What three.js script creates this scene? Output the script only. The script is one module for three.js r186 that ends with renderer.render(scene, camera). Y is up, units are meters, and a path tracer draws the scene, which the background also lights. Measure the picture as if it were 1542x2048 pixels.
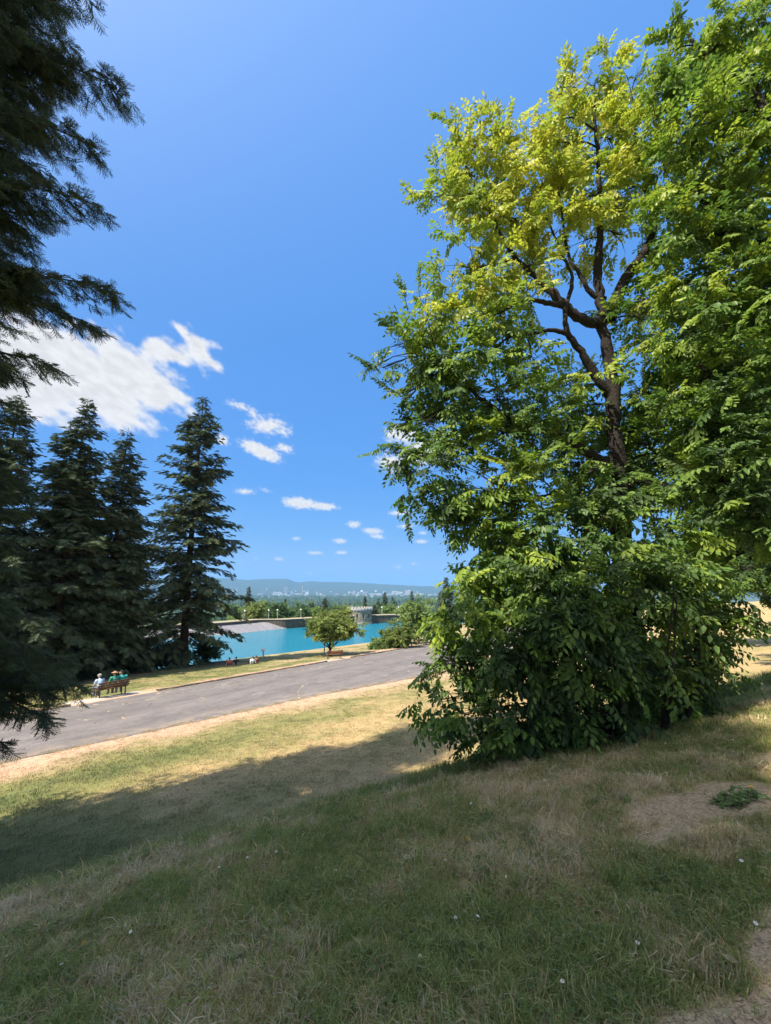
import * as THREE from 'three';
import { mergeGeometries } from 'three/addons/utils/BufferGeometryUtils.js';
import { MarchingCubes } from 'three/addons/objects/MarchingCubes.js';
import { createNoise2D, createNoise3D } from 'simplex-noise';

// ---------------------------------------------------------------- camera, exposure, sky, sun
const scene = new THREE.Scene();
const camera = new THREE.PerspectiveCamera(100.6, 771 / 1024, 0.05, 40000);
camera.position.set(0, 1.6, 0);
camera.rotation.set(THREE.MathUtils.degToRad(10.1), 0, 0);
const renderer = new THREE.WebGLRenderer({ antialias: true });
renderer.toneMapping = THREE.LinearToneMapping;
renderer.toneMappingExposure = 1.95;
renderer.shadowMap.enabled = true;

function mulberry(a) { return () => { a = (a + 0x6d2b79f5) | 0; let t = Math.imul(a ^ (a >>> 15), 1 | a); t = (t + Math.imul(t ^ (t >>> 7), 61 | t)) ^ t; return ((t ^ (t >>> 14)) >>> 0) / 4294967296; }; }
let rnd = mulberry(7);
const R = (a, b) => a + (b - a) * rnd();
const n2 = createNoise2D(mulberry(11)), n3 = createNoise3D(mulberry(12));
const fbm = (x, y, o = 4) => { let s = 0, a = .5, f = 1; for (let i = 0; i < o; i++) { s += a * n2(x * f, y * f); a *= .5; f *= 2.03; } return s; };
const sstep = (a, b, x) => { const t = Math.min(1, Math.max(0, (x - a) / (b - a))); return t * t * (3 - 2 * t); };
const clamp = THREE.MathUtils.clamp, lerp = THREE.MathUtils.lerp, V = (x, y, z) => new THREE.Vector3(x, y, z);
const EXPOSED = 1.95, lin = (r, g, b) => { const c = new THREE.Color().setRGB(r / 255, g / 255, b / 255, THREE.SRGBColorSpace); return [c.r / EXPOSED, c.g / EXPOSED, c.b / EXPOSED]; };

// the sun stands left of and behind the camera, 57 degrees high: shadows run away to the right
const SUN_EL = 57, sunH = V(-.83, 0, .55).normalize();
const sunDir = V(sunH.x * Math.cos(SUN_EL * Math.PI / 180), Math.sin(SUN_EL * Math.PI / 180), sunH.z * Math.cos(SUN_EL * Math.PI / 180));
const sun = new THREE.DirectionalLight(new THREE.Color().setRGB(1, .92, .8), 5);
sun.name = 'sun';
sun.position.copy(sunDir).multiplyScalar(300); sun.target.position.set(0, 0, 0);
sun.castShadow = true; sun.shadow.radius = 1; sun.shadow.mapSize.set(4096, 4096);
Object.assign(sun.shadow.camera, { left: -120, right: 120, top: 120, bottom: -120, near: 1, far: 700 });
scene.add(sun, sun.target);

{ // air and clouds
  const W = 3072, H = 1536, data = new Float32Array(W * H * 4);
  const stops = [[0, lin(158, 203, 250)], [3, lin(150, 199, 251)], [7, lin(124, 185, 250)], [13, lin(104, 171, 248)], [22, lin(95, 162, 243)], [32, lin(91, 157, 238)], [45, lin(96, 159, 240)], [60, lin(101, 163, 243)], [90, lin(98, 158, 238)]];
  for (let row = 0; row < H; row++) {
    const el = ((row + .5) / H - .5) * 180; let i = 0;
    while (i < stops.length - 2 && el > stops[i + 1][0]) i++;
    const k = clamp((el - stops[i][0]) / (stops[i + 1][0] - stops[i][0]), 0, 1);
    let base = [0, 1, 2].map((c) => lerp(stops[i][1][c], stops[i + 1][1][c], k));
    if (el <= 0) base = [.16, .17, .16];
    const ce = Math.cos(el * Math.PI / 180), y = Math.sin(el * Math.PI / 180);
    for (let col = 0; col < W; col++) {
      const a = ((col + .5) / W - .5) * 2 * Math.PI, x = Math.cos(a) * ce, z = Math.sin(a) * ce, o = (row * W + col) * 4;
      const g = Math.acos(clamp(x * sunDir.x + y * sunDir.y + z * sunDir.z, -1, 1)) * 57.3, au = el > 0 ? 2.8 * Math.exp(-g / 7) + 1.15 * Math.exp(-Math.pow(g / 23, 1.35)) : 0;  // glow around the unseen sun, strengthened to brighten and whiten the shade
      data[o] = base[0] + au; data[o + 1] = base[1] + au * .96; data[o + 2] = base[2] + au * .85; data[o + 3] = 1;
    }
  }
  // clouds: [azimuth, elevation, half width, half height (degrees), tilt, body]
  const groups = [
    [[-43.31,21.87,7.99,4.42,14,1.3],[-38.24,22.9,8.13,3.72,20,1.3],[-32.67,23.97,5.85,3.05,25,1.2],[-34.27,19.74,5.3,1.52,20,0.9],[-29.46,27.31,3.44,1.77,-8,0.9],[-25.43,28.34,3.04,1.41,38,1],[-27.3,30.26,1.78,0.57,25,0.75],[-28.16,22.8,3.05,1.42,30,0.85]],
    [[-16.31,20.87,2.97,1.36,0,0.62],[-14.3,20.3,1.64,0.88,0,0.5]],[[-16.98,17.52,2.87,0.94,20,1.05],[-13.99,18.08,1.4,0.76,10,0.6]],[[-20,22.8,2.14,0.6,8,0.5],[-18.35,22.21,1.09,0.73,40,0.5]],
    [[-11.59,11.09,2.49,0.78,4,0.95],[-8.92,10.78,2.65,0.6,3,0.85]],[[2.26,20.49,2.63,1.31,0,0.8],[1.33,16.74,3,1.47,5,0.7],[5.53,17.99,3.3,1.98,0,0.8]],
    [[1.98,9.96,1.75,0.4,0,0.75]],[[-4.28,8.39,1.07,0.54,0,0.7]],[[-1.77,7.54,1.55,0.47,3,0.85],[-1.15,6.8,1.21,0.34,8,0.7]],[[-6.13,6.16,1.07,0.4,0,0.75]],[[-9.41,4.53,1.18,0.26,0,0.7]],
    [[-5.9,4.63,0.93,0.27,0,0.75]],[[-11.88,6.39,0.78,0.26,0,0.6]],[[-14.08,3.68,0.77,0.26,5,0.6]],[[2.79,8.2,1.34,0.34,-4,0.65]],[[4.86,6.11,1.07,0.33,0,0.7]],[[5.01,7.24,0.67,0.27,0,0.6]],
    [[1.74,2.72,0.67,0.27,0,0.5]],[[3.81,3.18,0.66,0.27,0,0.45]],[[-21.88,18.39,0.96,0.72,30,0.75]],[[-18.71,12.2,1.49,0.5,0,0.55]],[[-16.21,12.56,1.02,0.32,15,0.4]],[[-9.97,1.77,0.65,0.19,0,0.4]],[[-16.89,3.75,0.5,0.19,0,0.4]],
  ];
  // extra cumulus out of view, added to lift the ambient light, thinning out upwards
  const rs = mulberry(99);
  for (let i = 0; i < 190; i++) {
    const az = 78 + rs() * 204, el = 4 + 58 * Math.pow(rs(), 1.7), w = (1.2 + 7 * rs()) * (.35 + el / 34), g = [];
    for (let k = 0; k < 3; k++) g.push([az + (rs() - .5) * w * 1.6, el + (rs() - .5) * w * .5, w * (.5 + .6 * rs()), w * (.2 + .25 * rs()), (rs() - .5) * 30, .6 + .5 * rs()]);
    groups.push(g);
  }
  for (const [gi, g] of groups.entries()) {
    let a0 = 1e9, a1 = -1e9, e0 = 90, e1 = 0;
    for (const c of g) { const m = Math.max(c[2], c[3]) * 1.9, ca = Math.max(.3, Math.cos(c[1] * Math.PI / 180)); a0 = Math.min(a0, c[0] - m / ca); a1 = Math.max(a1, c[0] + m / ca); e0 = Math.min(e0, c[1] - m); e1 = Math.max(e1, c[1] + m); }
    e0 = Math.max(.4, e0); e1 = Math.min(89, e1);
    const size = Math.max(...g.map((c) => c[3])), fq = 1.15 / Math.pow(size, .8);
    for (let row = Math.floor((e0 / 180 + .5) * H); row <= (e1 / 180 + .5) * H; row++) for (let c0 = Math.floor((a0 - 90) / 360 * W); c0 <= (a1 - 90) / 360 * W; c0++) {
      const el = ((row + .5) / H - .5) * 180, az = (c0 + .5) / W * 360 + 90, col = ((c0 + W / 2) % W + W) % W;
      const wx = az + size * .22 * n2(az * fq * .6 + gi * 7, el * fq), wy = el + size * .16 * n2(az * fq * .6, el * fq + gi * 5 + 30);
      let f = -9, body = 0;
      for (const q of g) {
        const ca = Math.cos(q[1] * Math.PI / 180), dx = (wx - q[0]) * ca, dy = wy - q[1], t = -q[4] * Math.PI / 180, u = dx * Math.cos(t) + dy * Math.sin(t), v = -dx * Math.sin(t) + dy * Math.cos(t);
        const d = 1 - Math.hypot(u / q[2], v / q[3]); if (d > -1) { const dd = d * q[5] + (q[5] - 1) * .3; if (dd > f) { f = dd; body = q[5]; } }
      }
      if (f < -.75) continue;
      const t = .4, u = az * Math.cos(t) - el * Math.sin(t), v = az * Math.sin(t) + el * Math.cos(t), rag = fbm(u * fq * .9 + gi * 3.7, v * fq * 2.1 + 9, 6), fine = fbm(u * fq * 3.1 + 5, v * fq * 5.5 + gi, 4);
      f += rag * .3 + fine * .12;
      const al = sstep(-.16, .45, f) * .97; if (al <= 0) continue;
      const o = (row * W + col) * 4, br = lerp(.8, .93, clamp(.5 + rag * 1.2 + (f < .5 ? .3 : 0), 0, 1)), cl = [br * .99 / EXPOSED, br / EXPOSED, br * 1.02 / EXPOSED], hz = el < 12 ? .72 + .28 * el / 12 : 1;
      for (let c = 0; c < 3; c++) data[o + c] = lerp(data[o + c], lerp(data[o + c], cl[c], hz), al);
    }
  }
  const t = new THREE.DataTexture(data, W, H, THREE.RGBAFormat, THREE.FloatType);
  t.mapping = THREE.EquirectangularReflectionMapping; t.magFilter = THREE.LinearFilter; t.minFilter = THREE.LinearFilter; t.wrapS = THREE.RepeatWrapping; t.needsUpdate = true;
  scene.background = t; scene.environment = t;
}
scene.fog = new THREE.FogExp2(new THREE.Color().setRGB(.27, .59, 1), 0.00008);

// ---------------------------------------------------------------- helpers
const taken = new Map();
function numbered(n) { const k = taken.get(n) ?? 0; taken.set(n, k + 1); return k ? n + '_' + String(k).padStart(3, '0') : n; }
function thing(name, label, category, pos = [0, 0, 0], group) {
  const o = new THREE.Group(); o.name = numbered(name); o.position.set(...pos); o.userData = { label, category };
  if (group) o.userData.group = group;
  scene.add(o); return o;
}
function mesh(name, geo, mat, parent) { const m = new THREE.Mesh(geo, mat); m.name = name; m.castShadow = m.receiveShadow = true; parent.add(m); return m; }
function structure(name, geo, mat) { const m = mesh(numbered(name), geo, mat, scene); m.userData.kind = 'structure'; return m; }
const SHADE = (o) => { o.traverse((c) => { c.castShadow = c.receiveShadow = true; }); return o; };
const std = (r, g, b, rough = .85, extra = {}) => new THREE.MeshStandardMaterial({ color: new THREE.Color().setRGB(r, g, b), roughness: rough, metalness: 0, ...extra });
function box(w, h, d, x = 0, y = 0, z = 0, ry = 0) { const g = new THREE.BoxGeometry(w, h, d); if (ry) g.rotateY(ry); g.translate(x, y, z); return g; }
const merge = (list) => mergeGeometries(list.map((g) => { const q = g.index ? g.toNonIndexed() : g; for (const k of Object.keys(q.attributes)) if (!['position', 'normal', 'uv'].includes(k)) q.deleteAttribute(k); return q; }), false);
// triangle soup with a uv of metres
class Soup {
  constructor() { this.p = []; this.u = []; this.i = []; }
  v(x, y, z, u = 0, w = 0) { this.p.push(x, y, z); this.u.push(u, w); return this.p.length / 3 - 1; }
  t(a, b, c) { this.i.push(a, b, c); }
  q(a, b, c, d) { this.i.push(a, b, c, a, c, d); }
  get() { const g = new THREE.BufferGeometry(); g.setAttribute('position', new THREE.Float32BufferAttribute(this.p, 3)); g.setAttribute('uv', new THREE.Float32BufferAttribute(this.u, 2)); g.setIndex(this.i); g.computeVertexNormals(); return g; }
}
const A3 = V(0, 0, 0), B3 = V(0, 0, 0), C3 = V(0, 0, 0);
// tapered tube through points with a radius each, added to a soup
function tube(S, pts, rad, sides = 6, rough = 0, v0 = 0) {
  let nrm = null, prev = null, len = v0;
  for (let k = 0; k < pts.length; k++) {
    const d = A3.copy(pts[Math.min(k + 1, pts.length - 1)]).sub(pts[Math.max(k - 1, 0)]).normalize();
    if (!nrm) nrm = Math.abs(d.y) > .9 ? V(1, 0, 0) : V(0, 1, 0);
    nrm = nrm.clone().addScaledVector(d, -nrm.dot(d)).normalize(); const bi = B3.copy(d).cross(nrm);
    if (k) len += pts[k].distanceTo(pts[k - 1]);
    const ring = [];
    for (let s = 0; s <= sides; s++) {
      const a = s / sides * Math.PI * 2, r = rad[k] * (1 + (rough ? rough * n3(Math.cos(a) * 1.7 + pts[k].x, Math.sin(a) * 1.7 + pts[k].z, pts[k].y * 2.2) : 0)), ca = Math.cos(a) * r, sa = Math.sin(a) * r;
      ring.push(S.v(pts[k].x + nrm.x * ca + bi.x * sa, pts[k].y + nrm.y * ca + bi.y * sa, pts[k].z + nrm.z * ca + bi.z * sa, s / sides * 6.28 * Math.max(rad[0], .03), len));
    }
    if (prev) for (let s = 0; s < sides; s++) S.q(prev[s], prev[s + 1], ring[s + 1], ring[s]);
    prev = ring;
  }
  const e = pts[pts.length - 1], tip = S.v(e.x, e.y, e.z, 0, len); for (let s = 0; s < sides; s++) S.t(prev[s], prev[s + 1], tip);
}
const smooth = (pts, n) => new THREE.CatmullRomCurve3(pts).getPoints(n);
// a list of placed copies: position, direction of +y, hint for +z, scale, colour
class Copies {
  constructor() { this.m = []; this.c = []; }
  add(p, dir, up, s, col, sx = 1) {
    const y = A3.copy(dir).normalize(), z = B3.copy(up).addScaledVector(y, -up.dot(y)); if (z.lengthSq() < 1e-6) z.set(y.y, y.z, y.x).addScaledVector(y, -(y.y * y.x + y.z * y.y + y.x * y.z)); z.normalize();
    const x = C3.copy(y).cross(z);
    this.m.push(x.x * s * sx, x.y * s * sx, x.z * s * sx, 0, y.x * s, y.y * s, y.z * s, 0, z.x * s, z.y * s, z.z * s, 0, p.x, p.y, p.z, 1); this.c.push(col[0], col[1], col[2]);
  }
  mesh(name, geo, mat, parent, stuff) {
    const n = this.c.length / 3, o = new THREE.InstancedMesh(geo, mat, n); o.name = name;
    o.instanceMatrix.array.set(this.m); o.instanceColor = new THREE.InstancedBufferAttribute(new Float32Array(this.c), 3);
    o.castShadow = o.receiveShadow = true; o.frustumCulled = false; if (stuff) o.userData.kind = 'stuff'; parent.add(o); return o;
  }
}
const mixc = (a, b, t) => [lerp(a[0], b[0], t), lerp(a[1], b[1], t), lerp(a[2], b[2], t)];
const vary = (c, k) => { const f = 1 + R(-k, k); return [c[0] * f * R(.95, 1.05), c[1] * f, c[2] * f * R(.9, 1.1)]; };
// textures
function dataTex(w, h, fn, srgb = true, rep) {
  const d = new Uint8Array(w * h * 4);
  for (let y = 0; y < h; y++) for (let x = 0; x < w; x++) { const c = fn(x, y), o = (y * w + x) * 4; d[o] = clamp(c[0], 0, 255); d[o + 1] = clamp(c[1], 0, 255); d[o + 2] = clamp(c[2], 0, 255); d[o + 3] = 255; }
  const t = new THREE.DataTexture(d, w, h); t.magFilter = THREE.LinearFilter; t.minFilter = THREE.LinearMipmapLinearFilter; t.generateMipmaps = true; t.wrapS = t.wrapT = THREE.RepeatWrapping;
  if (srgb) t.colorSpace = THREE.SRGBColorSpace; if (rep) t.repeat.set(rep, rep); t.needsUpdate = true; return t;
}
// noise that repeats over a w x w tile
const tn = (x, y, w, f) => { const a = x / w * 2 * Math.PI, b = y / w * 2 * Math.PI, r = f / (2 * Math.PI); return n3(Math.cos(a) * r + 3 * Math.cos(b) * r, Math.sin(a) * r + 3 * Math.sin(b) * r, Math.cos(b + 1) * r + Math.sin(a * 1) * r * .5); };
function canvasTex(w, h, draw, srgb = true) {
  const c = document.createElement('canvas'); c.width = w; c.height = h; draw(c.getContext('2d'), w, h);
  const t = new THREE.CanvasTexture(c); t.wrapS = t.wrapT = THREE.RepeatWrapping; t.magFilter = THREE.LinearFilter; if (srgb) t.colorSpace = THREE.SRGBColorSpace; return t;
}

// ---------------------------------------------------------------- ground
// s runs along the road (away to the right), p across it (uphill to the right)
const softplus = (x, k) => k * Math.log(1 + Math.exp(clamp(x / k, -40, 40)));
const table = (T, v) => { if (v <= T[0][0]) return T[0][1]; for (let i = 1; i < T.length; i++) if (v <= T[i][0]) return lerp(T[i - 1][1], T[i][1], (v - T[i - 1][0]) / (T[i][0] - T[i - 1][0])); return T[T.length - 1][1]; };
const PN = [[-40, -18.4], [8, -18.2], [22, -16.3], [32, -14], [60, -13.2], [140, -13.2]];
const sp = (x, z) => [.46 * x - .888 * z, .888 * x + .46 * z], UX = .46, UZ = -.888, NX = .888, NZ = .46;   // the two axes are a hair off square; xz() inverts them exactly
const DET = UX * NZ - UZ * NX;
const xz = (s, p) => { const d0 = .888, a = .46; const dd = a * a + d0 * d0; return [(a * s + d0 * p) / dd, -(d0 * s - a * p) / dd]; };
function hBase(x, z) {
  const d = -z, [s, p] = sp(x, z), hp = -3.7 - .05 * clamp(s, -30, 90); let hl;
  if (p > -25) hl = hp + .115 * softplus(p - table(PN, s) - .6, .5) + .1 * softplus(p + 4, 2);
  else { const q = -25 - p; hl = hp - .075 * q - .38 * softplus(q - 19, 1.5); }
  const e = d - (5.9 + .3 * x), hk = .03 + .165 * x - .13 * d - .5 * softplus(e, .55) - .06 * softplus(-x - 5, 1);
  const k = .8, t = Math.max(k - Math.abs(hl - hk), 0) / k; return Math.max(hl, hk) + t * t * k * .25;
}
const onRoad = (s, p) => sstep(-25.25, -24.9, p) * (1 - sstep(table(PN, s) - .1, table(PN, s) + .35, p));
const onKnoll = (x, z) => 1 - sstep(.2, 3.2, -z - (5.9 + .3 * x));
function height(x, z) {
  const [s, p] = sp(x, z), k = onKnoll(x, z), r = onRoad(s, p);
  let y = hBase(x, z) + (1 - r) * (.05 * fbm(x * .35, z * .35, 3) + k * .045 * fbm(x * 1.3 + 4, z * 1.3, 3) + .012 * n2(x * 4.1, z * 4.1)) - r * .05;
  return y;
}
// bare earth: a scuffed patch and a trodden way on the near bank
const bare = (x, z) => {
  const d = -z, w = .35 * fbm(x * 2.2, z * 2.2, 3);
  const e = (cx, cd, rx, rd, k) => k - Math.hypot((x - cx) / rx, (d - cd) / rd) + w;
  return clamp(Math.max(sstep(.05, .5, e(2.55, 3.52, .95, .42, 1.05)), sstep(.05, .5, e(1.95, 3.3, .35, .22, 1)), sstep(.05, .4, e(1.95, 2.12, .5, .32, 1.1)), sstep(.05, .4, e(1.42, 1.88, .45, .2, 1.15)), sstep(.1, .5, e(3.6, 4.15, .4, .3, 1)), sstep(.05, .5, e(-.14, 2.7, .24, .2, .8)) * .75, sstep(.05, .5, e(.5, 3.05, .22, .2, .7)) * .6, sstep(.05, .5, e(-2.1, 4.3, .6, .25, .8)) * .6), 0, 1);
};
const DRY = [.585, .395, .305], STRAW = [.5, .36, .19], GREEN = [.11, .15, .04], OLIVE = [.25, .235, .085], SOIL = [.52, .38, .27], DUFF = [.12, .085, .055];
function greenness(x, z) {   // 0 dead straw .. 1 green, from how the lawn grows
  const [s, p] = sp(x, z), q = p - table(PN, s), n = fbm(x * .22 + 9, z * .22, 4), m = fbm(x * .9, z * .9 + 20, 3), f = fbm(x * 3.3, z * 3.3, 2);
  if (p < -25) return clamp(.62 + n * .5 + m * .25 + f * .2 - .7 * Math.exp(-Math.pow((p + 25.4) / .9, 2)) - .25 * sstep(28, 50, s), 0, 1);
  const k = onKnoll(x, z);
  let g = .16 + .55 * Math.exp(-Math.pow((q - 4.6) / 1.9, 2)) * (1 - .6 * sstep(12, 24, s)) + .5 * sstep(9, 3, s) * sstep(2.5, 6, q) + n * .35 + m * .22 - .35 * Math.exp(-Math.pow(q / 1.6, 2)) * (1 - .3 * m);
  const e = -z - (5.9 + .3 * x);
  g = lerp(g, .64 + n * .75 + m * .75 + .6 * Math.exp(-Math.pow((e - .35) / .5, 2)), k);
  return clamp(g + f * .15, 0, 1);
}
function lawnColor(x, z) {
  const [s, p] = sp(x, z), g = greenness(x, z), q = p - table(PN, s);
  let c = g < .5 ? mixc(mixc(DRY, STRAW, clamp(q / 6, 0, 1)), OLIVE, g * 2) : mixc(OLIVE, GREEN, g * 2 - 1);
  c = mixc(c, [.46, .42, .2], onKnoll(x, z) * .5); c = mixc(c, SOIL, bare(x, z));  // knoll ground made paler in colour to lift its shade
  if (p < -25) { const u = Math.max(...firSpots.map(([fx, fz]) => 1 - Math.hypot(x - fx, z - fz) / 7.5)); c = mixc(c, DUFF, sstep(.05, .6, u + .3 * fbm(x * .5, z * .5, 3)) * .9); }
  return c;
}
const firSpots = [[-21.5, -47], [-27.3, -36.3], [-25.4, -40.1], [-29.6, -32], [-32.5, -44], [-36, -36], [-29.5, -49]];
function gridMap(n, lo, hi, c, k) { const a = Math.asinh((lo - c) / k), b = Math.asinh((hi - c) / k); return Array.from({ length: n }, (_, i) => c + k * Math.sinh(lerp(a, b, i / (n - 1)))); }
const grassTex = canvasTex(1024, 1024, (g, w) => {
  const r = mulberry(5); g.fillStyle = 'rgb(186,182,174)'; g.fillRect(0, 0, w, w);
  for (let i = 0; i < 52000; i++) {
    const x = r() * w, y = r() * w, a = r() * 6.28, l = 5 + r() * 13, v = 130 + r() * 125, t = r();
    g.strokeStyle = t < .3 ? `rgba(${v * .72 | 0},${v * .8 | 0},${v * .6 | 0},.55)` : t < .55 ? `rgba(${v * .55 | 0},${v * .5 | 0},${v * .44 | 0},.5)` : `rgba(${v | 0},${v * .97 | 0},${v * .88 | 0},.55)`;
    g.lineWidth = 1 + r() * 1.2; g.beginPath(); g.moveTo(x, y); g.lineTo(x + Math.cos(a) * l, y + Math.sin(a) * l); g.stroke();
  }
});
grassTex.repeat.set(1 / 2.3, 1 / 2.3);
const lawnBump = grassTex.clone(); lawnBump.colorSpace = THREE.NoColorSpace;
const lawnMat = new THREE.MeshStandardMaterial({ vertexColors: true, map: grassTex, roughness: 1, bumpMap: lawnBump, bumpScale: .02 });
{
  const ss = gridMap(330, -45, 150, 6, 5), ps = gridMap(330, -58, 70, -4, 5), pos = [], uv = [], col = [], idx = [], n = ps.length;
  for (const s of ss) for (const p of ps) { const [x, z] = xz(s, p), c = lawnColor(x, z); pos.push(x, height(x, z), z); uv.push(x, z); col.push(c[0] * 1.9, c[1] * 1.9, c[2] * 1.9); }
  for (let i = 0; i < ss.length - 1; i++) for (let j = 0; j < n - 1; j++) { const a = i * n + j; idx.push(a, a + 1, a + n + 1, a, a + n + 1, a + n); }
  const g = new THREE.BufferGeometry(); g.setAttribute('position', new THREE.Float32BufferAttribute(pos, 3)); g.setAttribute('uv', new THREE.Float32BufferAttribute(uv, 2)); g.setAttribute('color', new THREE.Float32BufferAttribute(col, 3)); g.setIndex(idx); g.computeVertexNormals();
  structure('lawn_ground', g, lawnMat).userData.label = 'sloping park lawn of dry and green grass';
}
// the road: worn asphalt with cracks, patches and weeds in the joints
{
  const S0 = -38, S1 = 120, P0 = -26, P1 = -12, W = 2048, H = 512;   // the map covers s 0..70, p -26..-12
  const t = canvasTex(W, H, (g) => {
    const r = mulberry(21), X = (s) => s / 70 * W, Y = (p) => (1 - (p + 26) / 14) * H;
    const im = g.createImageData(W, H);
    for (let y = 0; y < H; y++) for (let x = 0; x < W; x++) {
      const s = x / W * 70, p = -26 + (1 - y / H) * 14, k = 1 + .12 * fbm(s * .35, p * .9, 4) + .07 * fbm(s * 2, p * 3, 3) + .2 * (r() - .5) + .04 * Math.sin(p * 2.1 + fbm(s * .1, p) * 3);
      const dust = sstep(1.4, 0, p - 0 > 99 ? 9 : table(PN, s) - p) * .8 * clamp(.5 + fbm(s * .9, p * 1.4, 3) * 1.4, 0, 1), o = (y * W + x) * 4;
      im.data[o] = lerp(106 * k, 158, dust * .7); im.data[o + 1] = lerp(99 * k, 136, dust * .7); im.data[o + 2] = lerp(95 * k, 112, dust * .7); im.data[o + 3] = 255;
    }
    g.putImageData(im, 0, 0);
    const crack = (pts, col, w, gap) => { let [s, p] = pts[0]; for (let i = 1; i < pts.length; i++) { const [s1, p1] = pts[i], n = Math.ceil(Math.hypot(s1 - s, p1 - p) / .16), s0 = s, p0 = p; for (let k = 1; k <= n; k++) { const a = lerp(s0, s1, k / n) + .1 * n2(k * .7 + s0, p0) + (r() - .5) * .05, b = lerp(p0, p1, k / n) + .12 * n2(k * .5, s0 + 8) + (r() - .5) * .04; if (r() > gap) { g.strokeStyle = col[(r() * col.length) | 0]; g.lineWidth = w * (.6 + r() * .9); g.beginPath(); g.moveTo(X(s), Y(p)); g.lineTo(X(a), Y(b)); g.stroke(); } s = a; p = b; } } };
    const strawy = ['#c7ab7a', '#b89d6e', '#8a7a55', '#5d5a3c'], dark = ['#4c4644', '#574f4b', '#6b625c'];
    crack([[2, -23.6], [14, -23.3], [30, -23.4], [46, -23.1], [68, -23.2]], [...strawy, ...dark], 2.6, .42);
    crack([[10, -24.3], [20, -24.2]], strawy, 2.4, .5);
    crack([[20.5, -16.2], [23.2, -18.3], [25.3, -19.3]], ['#a8977a', '#8f8068', '#b8a482', '#6d6255'], 2.1, .25);
    crack([[34, -14.4], [35.4, -17.2], [36.2, -19.2]], ['#a8977a', '#8f8068', '#b8a482', '#6d6255'], 2.1, .25);
    crack([[36.4, -20], [37.5, -22.3], [37, -24.4]], dark, 2.4, .2);
    crack([[22, -22.2], [23, -23.8], [22.6, -24.8]], dark, 2, .2); crack([[26, -22.5], [27.5, -23.8], [29, -24.6]], dark, 2, .2); crack([[15, -21.5], [16, -22.6], [17.6, -22.9]], dark, 2, .3);
    for (let i = 0; i < 60; i++) { const s = R(2, 66), p = R(-24.6, -15.5); crack([[s, p], [s + R(-1.5, 1.5), p + R(-1.2, 1.2)]], i % 3 ? dark : strawy, 1.5, .3); }
    for (let i = 0; i < 160; i++) { const s = r() * 70, p = -24.8 + r() * 9; g.fillStyle = `rgba(${r() < .5 ? '70,62,58' : '190,178,165'},${.06 + r() * .14})`; g.beginPath(); g.ellipse(X(s), Y(p), 4 + r() * 26, 2 + r() * 7, 0, 0, 7); g.fill(); }
  });
  t.repeat.set(1 / 70, 1 / 14); t.offset.set(0, 26 / 14);
  const S = new Soup(), cols = 16; let prev = null;
  for (let s = S0; s <= S1; s += .5) {
    const a = -25 + .06 * n2(s * .8, 3), b = table(PN, s) + .16 * fbm(s * .55, 7, 3), row = [];
    for (let j = 0; j <= cols; j++) { const p = lerp(a, b, j / cols), [x, z] = xz(s, p), e = j === 0 || j === cols; row.push(S.v(x, hBase(x, z) + (e ? -.03 : .008), z, s, p)); }
    if (prev) for (let j = 0; j < cols; j++) S.q(prev[j], prev[j + 1], row[j + 1], row[j]);
    prev = row;
  }
  const g = S.get(); g.index.array.reverse(); g.computeVertexNormals();
  structure('asphalt_road', g, new THREE.MeshStandardMaterial({ map: t, roughness: .95 })).userData.label = 'worn grey asphalt park road with grassy cracks';
  // low kerb on the far edge
  const K = new Soup(); let pk = null;
  for (let s = -30; s <= 62; s += .4) {
    const gone = (s > 13.4 && s < 17.9) || (s > 36 && s < 40.2); if (gone) { pk = null; continue; }
    const up = .07 + .02 * n2(s * .7, 1), row = [[-25.02, -.05], [-25.03, up], [-25.16, up + .01], [-25.19, -.08]].map(([p, y]) => { const [x, z] = xz(s, p + .02 * n2(s * 1.3, 5)); return K.v(x, hBase(x, z) + y, z, s, p); });
    if (pk) for (let j = 0; j < 3; j++) K.q(pk[j], row[j], row[j + 1], pk[j + 1]);
    pk = row;
  }
  structure('kerb', K.get(), std(.17, .115, .085, .95)).userData.label = 'low brown kerb along the far road edge';
}
const concreteTex = dataTex(256, 256, (x, y) => { const k = 200 + 26 * tn(x, y, 256, 8) + 18 * tn(x, y, 256, 25) + (rnd() - .5) * 26; return [k, k * .975, k * .94]; });
const concreteMat = new THREE.MeshStandardMaterial({ color: new THREE.Color().setRGB(.62, .59, .55), map: concreteTex, roughness: .95 });
function pad(s0, s1, p0, p1) {
  const S = new Soup(), rows = []; for (let i = 0; i <= 8; i++) { const r = []; for (let j = 0; j <= 3; j++) { const [x, z] = xz(lerp(s0, s1, i / 8) + (j === 0 || j === 3 ? .05 * n2(i, j) : 0), lerp(p0, p1, j / 3)); r.push(S.v(x, hBase(x, z) + (i === 0 || i === 8 || j === 0 || j === 3 ? -.06 : .035), z, x, z)); } rows.push(r); }
  for (let i = 0; i < 8; i++) for (let j = 0; j < 3; j++) S.q(rows[i][j], rows[i][j + 1], rows[i + 1][j + 1], rows[i + 1][j]);
  const g = S.get(); g.index.array.reverse(); g.computeVertexNormals(); return g;
}
structure('bench_pavement', pad(13.1, 18, -26.9, -24.97), concreteMat).userData.label = 'pale concrete slab under the occupied bench';
structure('bench_pavement', pad(36, 40.3, -26.6, -24.97), concreteMat).userData.label = 'concrete slab under the empty bench';
structure('bench_pavement', pad(59.5, 63.5, -26.4, -24.97), concreteMat).userData.label = 'concrete slab under the farthest bench';

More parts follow.
